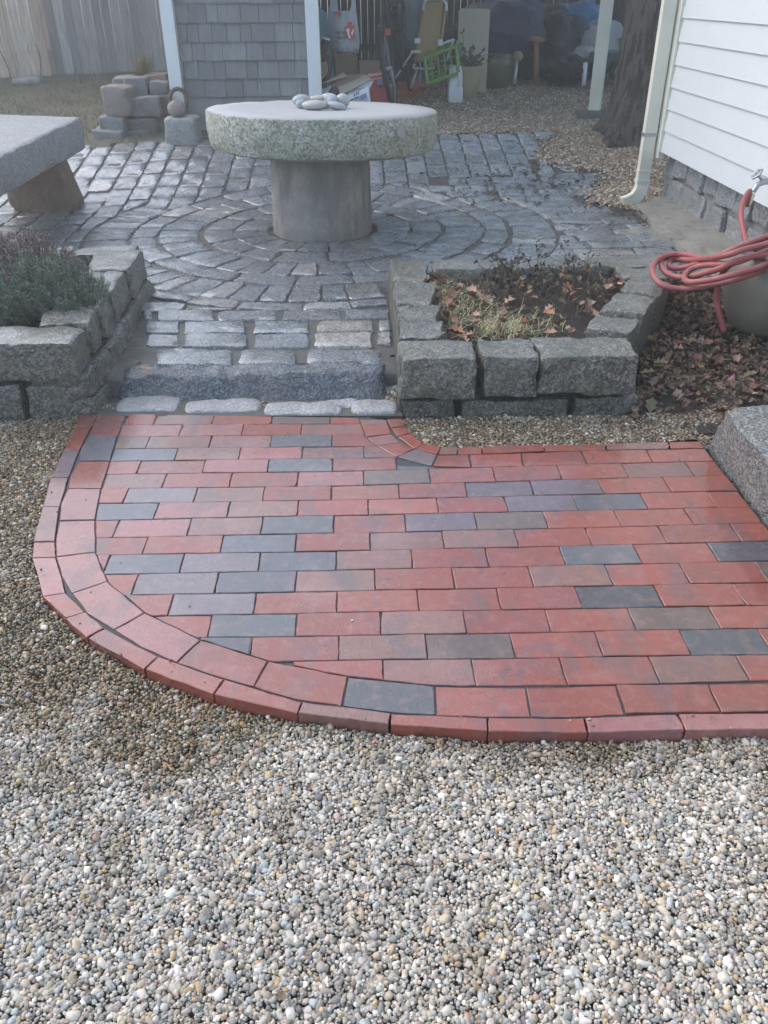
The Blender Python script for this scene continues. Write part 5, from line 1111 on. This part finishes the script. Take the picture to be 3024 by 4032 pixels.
# ------------------------------------------------------------------ plants
def ribbon(mb, pts, w, up=Vector((0, 0, 1))):
    v = []; pts = [Vector(p) for p in pts]
    for i, p in enumerate(pts):
        t = (pts[min(i + 1, len(pts) - 1)] - pts[max(i - 1, 0)]).normalized(); s = t.cross(up)
        s = s.normalized() if s.length > .01 else Vector((1, 0, 0)); ww = w * (1 - .8 * i / (len(pts) - 1)); v += [p - s * ww, p + s * ww]
    mb.add(v, [(2 * i, 2 * i + 1, 2 * i + 3, 2 * i + 2) for i in range(len(pts) - 1)])
def bush(name, label, cat, base, rx, ry, h, ns, nn, nl, nw, mleaf, bare=0., tilt=.7):
    root = empty(name, base, label, cat); st_ = MB(); lf = MB()
    for k in range(ns):
        a = rng.uniform(0, TAU); q = math.sqrt(rng.random()); dx, dy = math.cos(a) * q, math.sin(a) * q
        tip = base + Vector((dx * rx, dy * ry, h * (1 - .55 * q * q) * rng.uniform(.75, 1.12))); p0 = base + Vector((dx * rx * .25, dy * ry * .25, 0)); mid = p0.lerp(tip, .5) + Vector((dx * rx * .22, dy * ry * .22, -h * .06)); pts = [p0, p0.lerp(mid, .6), mid, mid.lerp(tip, .5) + Vector((rng.uniform(-.008, .008), rng.uniform(-.008, .008), 0)), tip]
        st_.tube(pts, [.003, .0026, .002, .0015, .001], 4)
        for m_ in range(nn):
            t = bare + (1 - bare) * rng.random() ** .8; i = min(3, int(t * 4)); p = pts[i].lerp(pts[i + 1], t * 4 - i); d = (pts[i + 1] - pts[i]).normalized()
            o_ = Vector((rng.uniform(-1, 1), rng.uniform(-1, 1), rng.uniform(-1, 1))); o_ = (o_ - d * o_.dot(d)).normalized(); dr = (d * tilt + o_).normalized(); sd__ = dr.orthogonal().normalized(); L = nl * rng.uniform(.6, 1.2)
            lf.add([p - sd__ * nw, p + sd__ * nw, p + dr * L + sd__ * nw * .3, p + dr * L - sd__ * nw * .3], [(0, 1, 2, 3)])
    st_.build('stem', 'twig', root); tag(lf.build('leaves', mleaf, root), kind='stuff'); return root
bush('green_shrub', 'bushy grey green needle leaved shrub in the left planter', 'shrub', atz(120, 690, .2), .24, .2, .26, 460, 34, .02, .0014, 'rosemary', .3)
bush('green_shrub', 'small low green sprig at left frame edge in planter', 'shrub', atz(18, 700, .2), .12, .12, .1, 110, 30, .018, .0013, 'rosemary', .3)
bush('heather_shrub', 'brownish purple withered heather shrub at the left planter back', 'shrub', atz(40, 640, .2) + Vector((-.05, .1, 0)), .3, .22, .27, 300, 30, .012, .003, 'heather', .35, .4)
# dead plant in the right planter
dp_ = empty('withered_plant', atz(1150, 640, .15), 'withered dark leaved plant at the back of right planter', 'plant'); st_ = MB(); lf = MB()
for k in range(48):
    bx = rng.uniform(.55, 1.08); by = rng.uniform(3.45, 3.85); p0 = Vector((bx, by, .14)); hh = rng.uniform(.06, .2); lean = Vector((rng.uniform(-.09, .09), rng.uniform(-.07, .07), hh)); pts = [p0, p0 + lean * .5 + Vector((rng.uniform(-.015, .015), 0, 0)), p0 + lean]
    st_.tube(pts, [.0028, .002, .0013], 4)
    for m_ in range(rng.randint(5, 16)):
        p = p0 + lean * rng.uniform(.35, 1.05) + Vector((rng.uniform(-.02, .02), rng.uniform(-.02, .02), rng.uniform(-.01, .01))); e1 = Vector((rng.uniform(-1, 1), rng.uniform(-1, 1), rng.uniform(-1.2, .4))).normalized(); e2 = e1.orthogonal().normalized(); r_ = rng.uniform(.008, .018)
        lf.add([p, p + e1 * r_ + e2 * r_ * .55, p + e1 * r_ * 2, p + e1 * r_ - e2 * r_ * .55], [(0, 1, 2, 3)])
for k in range(60):
    p0 = Vector((rng.uniform(.4, 1.1), rng.uniform(3.3, 3.85), .15)); a = rng.uniform(0, TAU); st_.tube([p0, p0 + Vector((math.cos(a) * .06, math.sin(a) * .06, .03)), p0 + Vector((math.cos(a) * .14, math.sin(a) * .12, rng.uniform(0, .06)))], .0016, 4)
st_.build('stem', 'twig', dp_); tag(lf.build('leaves', 'deadleaf', dp_), kind='stuff')
# straw coloured grass tangle
gr = MB()
for k in range(520):
    t = rng.random(); px0, py0 = (950 + rng.gauss(0, 12), 590 + 60 * rng.random()) if t < .22 else (1000 + rng.gauss(0, 40), 660 + rng.gauss(0, 28)) if t < .6 else (1090 + rng.gauss(0, 50), 712 + rng.gauss(0, 13))
    p = atz(max(940, min(1230, px0)), max(585, min(738, py0)), .14); a = rng.uniform(0, TAU); L = rng.uniform(.04, .13); h = rng.uniform(.005, .05)
    ribbon(gr, [p, p + Vector((math.cos(a) * L * .4, math.sin(a) * L * .4, h)), p + Vector((math.cos(a + .4) * L * .8, math.sin(a + .4) * L * .8, h * .9)), p + Vector((math.cos(a + .8) * L, math.sin(a + .8) * L, h * .3))], .0014)
p = atz(1115, 700, .14); ribbon(gr, [p, p + Vector((.012, .0, .06)), p + Vector((.03, .01, .13))], .002)
tag(gr.build('dry_grass', 'straw'), kind='stuff')
# fern clump and dead stems by the fence
fm = MB(); p = at(945 * D3, 500 * D3, 7.9)
for k in range(160):
    q = p + Vector((rng.gauss(0, .035), rng.gauss(0, .03), 0)); ribbon(fm, [q, q + Vector((rng.gauss(0, .02), 0, .08)), q + Vector((rng.gauss(0, .05), rng.gauss(0, .02), rng.uniform(.1, .19)))], .004)
tag(fm.build('dry_fern', 'moss', base=True), 'small yellowish dry fern clump behind the stone stack', 'fern')
tw_ = MB()
for pts in ([(228, 285), (250, 330), (265, 400), (262, 520)], [(0, 330), (60, 460), (70, 520)], [(110, 610), (165, 700)], [(470, 520), (500, 440)]):
    ps = [at(x * D3, y * D3, 9.6) for x, y in pts]; tw_.tube(smoothpath(ps) if len(ps) > 2 else ps, .005, 4)
tag(tw_.build('dead_stem', 'twig'), kind='stuff')

# ------------------------------------------------------------------ leaves
LO = [(0, 0), (.22, .12), (.3, .3), (.5, .2), (.62, .34), (.78, .16), (1, 0), (.78, -.15), (.62, -.32), (.5, -.18), (.3, -.3), (.2, -.12)]
def leafgeo(c, L, yaw, pitch, roll, curl, seed):
    Q = Matrix.Rotation(yaw, 3, 'Z') @ Matrix.Rotation(pitch, 3, 'Y') @ Matrix.Rotation(roll, 3, 'X'); v = []
    for x, y in LO: v.append(Vector(c) + Q @ Vector(((x - .5) * L, y * L * 1.1, L * curl * (abs(y) * 1.6 + (x - .5) ** 2))))
    v += [Vector(c) + Q @ Vector(((x - .5) * L, 0, L * curl * (x - .5) ** 2)) for x in (.25, .5, .75)]
    return v, [(0, 1, 12), (0, 12, 11), (1, 2, 12), (2, 3, 13, 12), (3, 4, 13), (4, 5, 14, 13), (5, 6, 14), (6, 7, 14), (7, 8, 13, 14), (8, 9, 13), (9, 10, 12, 13), (10, 11, 12)]
LC = [(.3, .14, .075), (.3, .18, .12), (.2, .11, .075), (.4, .26, .19), (.28, .2, .15), (.14, .085, .065)]
for k in range(170):
    t = rng.random(); x, y = (rng.uniform(.95, 1.2), rng.uniform(3.3, 3.85)) if t < .25 else (rng.uniform(.32, 1.02), rng.uniform(3.05, 3.75)) if t < .8 else (rng.uniform(.28, .4), rng.uniform(2.95, 3.8))
    if not inside(np.array([(x, y)]), [(.28, 2.9), (.9, 2.88), (1.23, 3.66), (1.22, 3.86), (.3, 3.86)])[0]: continue
    v, f = leafgeo((x, y, .15 + rng.uniform(0, .02) + .03 * sst(3.2, 3.9, y)), rng.uniform(.025, .072), rng.uniform(0, TAU), rng.uniform(-.8, .8), rng.uniform(-.9, .9), rng.uniform(.2, 1.0), k)
    MB().add(v, f).build('leaf', 'leaf', soilR, color=tuple(a * 1.25 for a in rng.choice(LC)), smooth=True)
LITTER = [(.98, 2.68), (1.12, 2.64), (1.22, 2.56), (1.95, 2.5), (2.05, 4.3), (1.5, 4.25), (1.36, 3.7), (1.0, 2.98)]
litter = sheet('leaf_litter', LITTER, lambda x, y: ter(x, y) - .012 + .012 * nz((x, y, 0), 8), 'soil', .05)
ls = MB()
for k in range(4200):
    y = rng.uniform(2.62, 4.1); x = rng.uniform(.98, 1.95); dens = sst(2.6, 3.1, y)
    if rng.random() > .12 + dens or not inside(np.array([(x, y)]), LITTER)[0]: continue
    big = rng.random() < .09
    v, f = leafgeo((x, y, ter(x, y) + rng.uniform(0, .03)), rng.uniform(.04, .068) if big else rng.uniform(.012, .04), rng.uniform(0, TAU), rng.uniform(-.8, .8), rng.uniform(-.9, .9), rng.uniform(.2, .9), k)
    if big: MB().add(v, f).build('leaf', 'leaf', litter, color=tuple(a * rng.uniform(.55, 1.0) for a in rng.choice(LC[1:])), smooth=True)
    else: ls.add(v, f)
tag(ls.build('leaf_fragments', 'litter', litter), kind='stuff')
db = MB()
for k in range(260):
    x, y = (rng.gauss(1.1, .35), rng.gauss(6.15, .22)) if k < 190 else (rng.gauss(1.75, .12), rng.gauss(5.4, .15))
    v, f = leafgeo((x, y, ter(x, y) + .014), rng.uniform(.015, .05), rng.uniform(0, TAU), rng.uniform(-.4, .4), rng.uniform(-.4, .4), .3, k); db.add(v, f)
tag(db.build('leaf_fragments', 'deadleaf'), kind='stuff')
lfp = atz(315, 803, .09); v, f = leafgeo(lfp + Vector((0, 0, .012)), .06, .8, .3, .2, .3, 3)
tag(MB().add(v, f).build('fallen_leaf', 'leaf', color=(.42, .26, .18), smooth=True), 'single curled tan leaf at the left end of step', 'leaf')

# ------------------------------------------------------------------ gravel
pcol_ = bpy.data.collections.new('pebble_shapes')
for k in range(10):
    mb = MB(); v = []; f = []; seg, rings = 8, 6; sq = (rng.uniform(.8, 1.5), rng.uniform(.6, .95), rng.uniform(.42, .75))
    pebble_mesh(mb, (0, 0, 0), sq, (rng.uniform(-.2, .2), rng.uniform(-.2, .2), 0), k * 1.7 + 20, seg, rings)
    me = bpy.data.meshes.new('pebble'); V = [Vector(p) * 1 for p in mb.v]; V = [p + mno.noise_vector(p * 1.4 + Vector((k * 9, 0, 0))) * .3 for p in V]
    me.from_pydata([tuple(p) for p in V], [], mb.f); me.materials.append(MT['pebble']); me.polygons.foreach_set('use_smooth', [True] * len(me.polygons))
    pcol_.objects.link(bpy.data.objects.new('pebble', me))
def scatter(name, P, scl, colr, wet, flat=.5):
    n = len(P); me = bpy.data.meshes.new(name); me.vertices.add(n); me.vertices.foreach_set('co', P.astype(np.float32).ravel())
    def attr(nm, ty, data, key):
        a = me.attributes.new(nm, ty, 'POINT'); a.data.foreach_set(key, data)
    rot = np.stack([nrg.normal(0, flat * .7, n), nrg.normal(0, flat * .7, n), nrg.uniform(0, TAU, n)], 1)
    attr('rot', 'FLOAT_VECTOR', rot.astype(np.float32).ravel(), 'vector'); attr('scl', 'FLOAT', scl.astype(np.float32), 'value')
    attr('pcol', 'FLOAT_VECTOR', colr.astype(np.float32).ravel(), 'vector'); attr('wet', 'FLOAT', wet.astype(np.float32), 'value')
    attr('idx', 'INT', nrg.randint(0, 10, n).astype(np.int32), 'value')
    o = bpy.data.objects.new(name, me); COL.objects.link(o); tag(o, kind='stuff')
    ng = bpy.data.node_groups.new('pebble_scatter', 'GeometryNodeTree'); ng.interface.new_socket('Geometry', in_out='INPUT', socket_type='NodeSocketGeometry'); ng.interface.new_socket('Geometry', in_out='OUTPUT', socket_type='NodeSocketGeometry')
    N = ng.nodes; L = ng.links; gi = N.new('NodeGroupInput'); go = N.new('NodeGroupOutput'); ip = N.new('GeometryNodeInstanceOnPoints'); ci = N.new('GeometryNodeCollectionInfo')
    ci.inputs['Collection'].default_value = pcol_; ci.inputs['Separate Children'].default_value = True; ci.inputs['Reset Children'].default_value = True
    def na(nm, ty): a = N.new('GeometryNodeInputNamedAttribute'); a.data_type = ty; a.inputs['Name'].default_value = nm; return a.outputs['Attribute']
    L.new(gi.outputs[0], ip.inputs['Points']); L.new(ci.outputs[0], ip.inputs['Instance']); ip.inputs['Pick Instance'].default_value = True
    L.new(na('idx', 'INT'), ip.inputs['Instance Index'])
    er = N.new('FunctionNodeEulerToRotation'); L.new(na('rot', 'FLOAT_VECTOR'), er.inputs[0]); L.new(er.outputs[0], ip.inputs['Rotation'])
    L.new(na('scl', 'FLOAT'), ip.inputs['Scale']); L.new(ip.outputs[0], go.inputs[0])
    md = o.modifiers.new('scatter', 'NODES'); md.node_group = ng; return o
PAL = np.array([(.42, .395, .36), (.33, .315, .3), (.54, .51, .465), (.36, .385, .4), (.45, .39, .31), (.46, .35, .21), (.19, .185, .18), (.7, .68, .64), (.4, .31, .26), (.28, .3, .295), (.5, .475, .45), (.29, .25, .21)])
PW = np.array([.2, .17, .1, .08, .1, .035, .07, .04, .03, .04, .12, .06]); PW = PW / PW.sum(); PAL = PAL * np.array([1.01, .985, .95])
def vnoise(P, s, seed):
    return np.array([mno.noise(Vector((p[0] * s + seed, p[1] * s, seed * 2.0))) for p in P])
def grid(x0, x1, y0, y1, sp_):
    X, Y = np.meshgrid(np.arange(x0, x1, sp_), np.arange(y0, y1, sp_)); P = np.stack([X.ravel(), Y.ravel()], 1); return P + nrg.uniform(-.5, .5, P.shape) * sp_ * .95
BRICKS = gO[:-1] + [(1.5, gO[-1][1]), (1.5, 1.75)] + RE[::-1][1:] + gO2[::-1] + [npt(1584, 1640), npt(318, 1618)]
BLOCKF = [(1.1, .9), (2.2, .9), (2.2, 2.44), (1.12, 2.44)]
RPF = [(.145, 2.74), (1.0, 2.72), (1.0, 2.92), (1.4, 3.65), (1.4, 4.02), (.145, 4.02)]; LPF = [(-2.4, 2.79), (-1.0, 2.79), (-1.0, 4.0), (-2.4, 4.0)]
def gz(P):
    t = np.array([ter(x, y) for x, y in P]); fr_ = np.clip((1.75 - P[:, 1]) / .5, 0, 1); return t - .016 - .014 * fr_ + .009 * vnoise(P, 5.5, 2.) + .004 * vnoise(P, 16, 5.)
regs = [(-1.3, 1.3, .35, 1.35), (-2.2, .1, 1.35, 2.86), (.1, 1.95, 2.2, 3.35)]
allP = []
for (x0, x1, y0, y1) in regs:
    for lay in range(2):
        P = grid(x0, x1, y0, y1, .0072 if y0 < 1.3 else .0082)
        P = P[~inside(P, BRICKS) & ~inside(P, BLOCKF) & ~inside(P, RPF) & ~inside(P, LPF)]
        rel = P - 0; d = np.hypot(P[:, 0], P[:, 1]); P = P[np.abs(P[:, 0] - .03 * P[:, 1]) < .62 * (P[:, 1] + .75)]
        z = gz(P) + (lay - 1) * .0035 + nrg.uniform(-.0015, .002, len(P)); allP.append(np.column_stack([P, z, np.full(len(P), lay)]))
g_ = np.concatenate([grid(-1.2, 1.3, 1.2, 2.7, .03), grid(-1.2, 1.3, 1.25, 2.7, .1)]); dg_ = segdist(g_, BRICKS[:18], False)
g_ = g_[inside(g_, BRICKS) & (nrg.uniform(0, 1, len(g_)) < .35 * np.exp(-dg_ / .03) + .01)]; ngrit = len(g_)
allP.append(np.column_stack([g_, np.full(ngrit, .0022), np.full(ngrit, 2)]))
A_ = np.concatenate(allP); n = len(A_); P2_ = A_[:, :2]
sz = np.clip(nrg.lognormal(math.log(.0041), .36, n), .002, .0108)
sz[A_[:, 3] == 2] *= .5; ci_ = nrg.choice(len(PAL), n, p=PW); C3 = PAL[ci_] * nrg.uniform(.8, 1.2, (n, 1)) * nrg.uniform(.975, 1.025, (n, 3))
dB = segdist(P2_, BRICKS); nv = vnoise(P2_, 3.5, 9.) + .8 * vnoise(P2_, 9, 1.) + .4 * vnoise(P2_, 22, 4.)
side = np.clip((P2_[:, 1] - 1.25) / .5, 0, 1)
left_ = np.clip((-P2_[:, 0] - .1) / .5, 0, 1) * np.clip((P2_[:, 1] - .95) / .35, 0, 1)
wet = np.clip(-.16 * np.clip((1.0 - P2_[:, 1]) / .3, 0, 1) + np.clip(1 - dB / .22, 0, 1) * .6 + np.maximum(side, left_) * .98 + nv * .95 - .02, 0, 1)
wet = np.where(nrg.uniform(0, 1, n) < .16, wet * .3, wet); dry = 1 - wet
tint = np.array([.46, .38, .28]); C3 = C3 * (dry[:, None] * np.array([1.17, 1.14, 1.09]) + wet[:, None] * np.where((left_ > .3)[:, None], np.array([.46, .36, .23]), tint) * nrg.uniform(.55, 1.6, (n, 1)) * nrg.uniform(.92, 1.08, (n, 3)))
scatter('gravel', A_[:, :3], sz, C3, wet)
gbits = MB()
for k in range(70):
    x, y = (rng.uniform(-.9, .9), rng.uniform(.6, 1.3)) if k < 40 else (rng.uniform(-1.4, -.8), rng.uniform(1.6, 2.7))
    if inside(np.array([(x, y)]), BRICKS)[0]: continue
    v, f = leafgeo((x, y, ter(x, y) - .01), rng.uniform(.008, .022), rng.uniform(0, TAU), rng.uniform(-.4, .4), rng.uniform(-.4, .4), .3, k); gbits.add(v, f)
tag(gbits.build('leaf_fragments', 'litter'), kind='stuff')
# gravel bed below
bed = sheet('gravel_bed', [(-2.6, .2), (2.2, .2), (2.2, 2.5), (2.05, 4.4), (1.42, 4.1), (1.0, 3.0), (.14, 3.0), (.14, 2.82), (-2.6, 2.9)], lambda x, y: ter(x, y) - .036 - .014 * min(1, max(0, (1.75 - y) / .5)), 'bed', .06)
# far gravel round the shed
FAR = [(-1.3, 7.28), (.6, 7.33)] + [p for p in edge_right[:9]] + [(1.83, 5.55), (2.05, 5.74), (4.2, 5.9), (4.2, 10.8), (-.5, 10.8), (-.5, 7.7)]
FARs = sheet('gravel_bed', FAR, lambda x, y: ter(x, y) + .002 + .008 * nz((x, y, 0), 5), mat('far_gravel_bed', (.2, .16, .115), .9, layers=[('cell', 70, .3, .9, (.32, .27, .2), .8), ('cell', 110, .5, .9, (.09, .07, .05), .6), ('noise', 4, .5, .7, (.12, .085, .06), .5)], bumps=[('voronoi', 70, .8, .01)]), .09)
fp_ = []
for (x0, x1, y0, y1, sp_) in ((-.8, 3.2, 6.0, 8.2, .017), (-.8, 3.6, 8.2, 10.2, .024), (1.4, 2.2, 5.5, 6.05, .017)):
    P = grid(x0, x1, y0, y1, sp_); P = P[inside(P, FAR) | ((segdist(P, FAR) < .16) & (nrg.uniform(0, 1, len(P)) < .9 * np.exp(-segdist(P, FAR) / .05)) & (P[:, 1] > 5.3))]; fp_.append(P)
P = np.concatenate(fp_); n = len(P); sz = np.clip(nrg.lognormal(math.log(.0085), .3, n), .004, .018)
PF = np.array([(.34, .27, .19), (.26, .19, .13), (.44, .36, .27), (.2, .16, .12), (.5, .44, .36), (.3, .2, .12), (.14, .1, .08)]); C3 = 1.18 * PF[nrg.choice(7, n, p=[.25, .2, .17, .14, .08, .1, .06])] * nrg.uniform(.8, 1.2, (n, 1))
zf = np.array([ter(x, y) + .008 * nz((x, y, 0), 5) for x, y in P]) + .006 + .004 * (~inside(P, FAR))
scatter('gravel', np.column_stack([P, zf]), sz, C3, np.full(n, .25))

# ------------------------------------------------------------------ lawn
lw = [(-9, 6.9), (-2.2, 7.06), (-1.5, 7.14), (-1.3, 7.5), (-1.6, 12.5), (-9, 12)]
lawn = sheet('lawn', lw, lambda x, y: ter(x, y) + .004 + .015 * nz((x, y, 0), 3), mat('lawn_soil', (.13, .115, .07), .95, layers=[('noise', 3, .4, .65, (.17, .15, .11), .7), ('noise', 40, .45, .65, (.09, .085, .045), .7), ('noise', 2.2, .58, .7, (.09, .13, .04), .5)], bumps=[('noise', 60, .8, .02)]), .12)
gb = MB(); vs_ = []; fs_ = []
for k in range(26000):
    y = rng.uniform(6.95, 11.4); x = rng.uniform(-5, -1.62)
    if not inside(np.array([(x, y)]), lw)[0]: continue
    if rng.random() < .35 + .5 * nz((x, y, 0), 2.2): continue
    h = rng.uniform(.015, .05); a = rng.uniform(0, TAU); w = .003; z = ter(x, y); i = len(vs_); lx, ly = rng.uniform(-.03, .03), rng.uniform(-.03, .03)
    vs_ += [(x - w * math.cos(a), y - w * math.sin(a), z), (x + w * math.cos(a), y + w * math.sin(a), z), (x + lx, y + ly, z + h)]; fs_.append((i, i + 1, i + 2))
gb.add(vs_, fs_); tag(gb.build('grass', 'lawn'), kind='stuff')

# ------------------------------------------------------------------ thin even mist, added to stand in for milky lens veil
hz_ = bpy.data.materials.new('veil_mist'); hz_.use_nodes = True; t = hz_.node_tree; t.nodes.clear()
pv = t.nodes.new('ShaderNodeVolumePrincipled'); pv.inputs['Density'].default_value = .016; pv.inputs['Color'].default_value = (1, .99, .97, 1); pv.inputs['Anisotropy'].default_value = .4
ot = t.nodes.new('ShaderNodeOutputMaterial'); t.links.new(pv.outputs[0], ot.inputs['Volume']); MT['veil_mist'] = hz_
mb = MB(); mb.box((0, 20, 3.2), (170, 210, 9.4)); tag(mb.build('lens_veil', 'veil_mist'), kind='stuff')
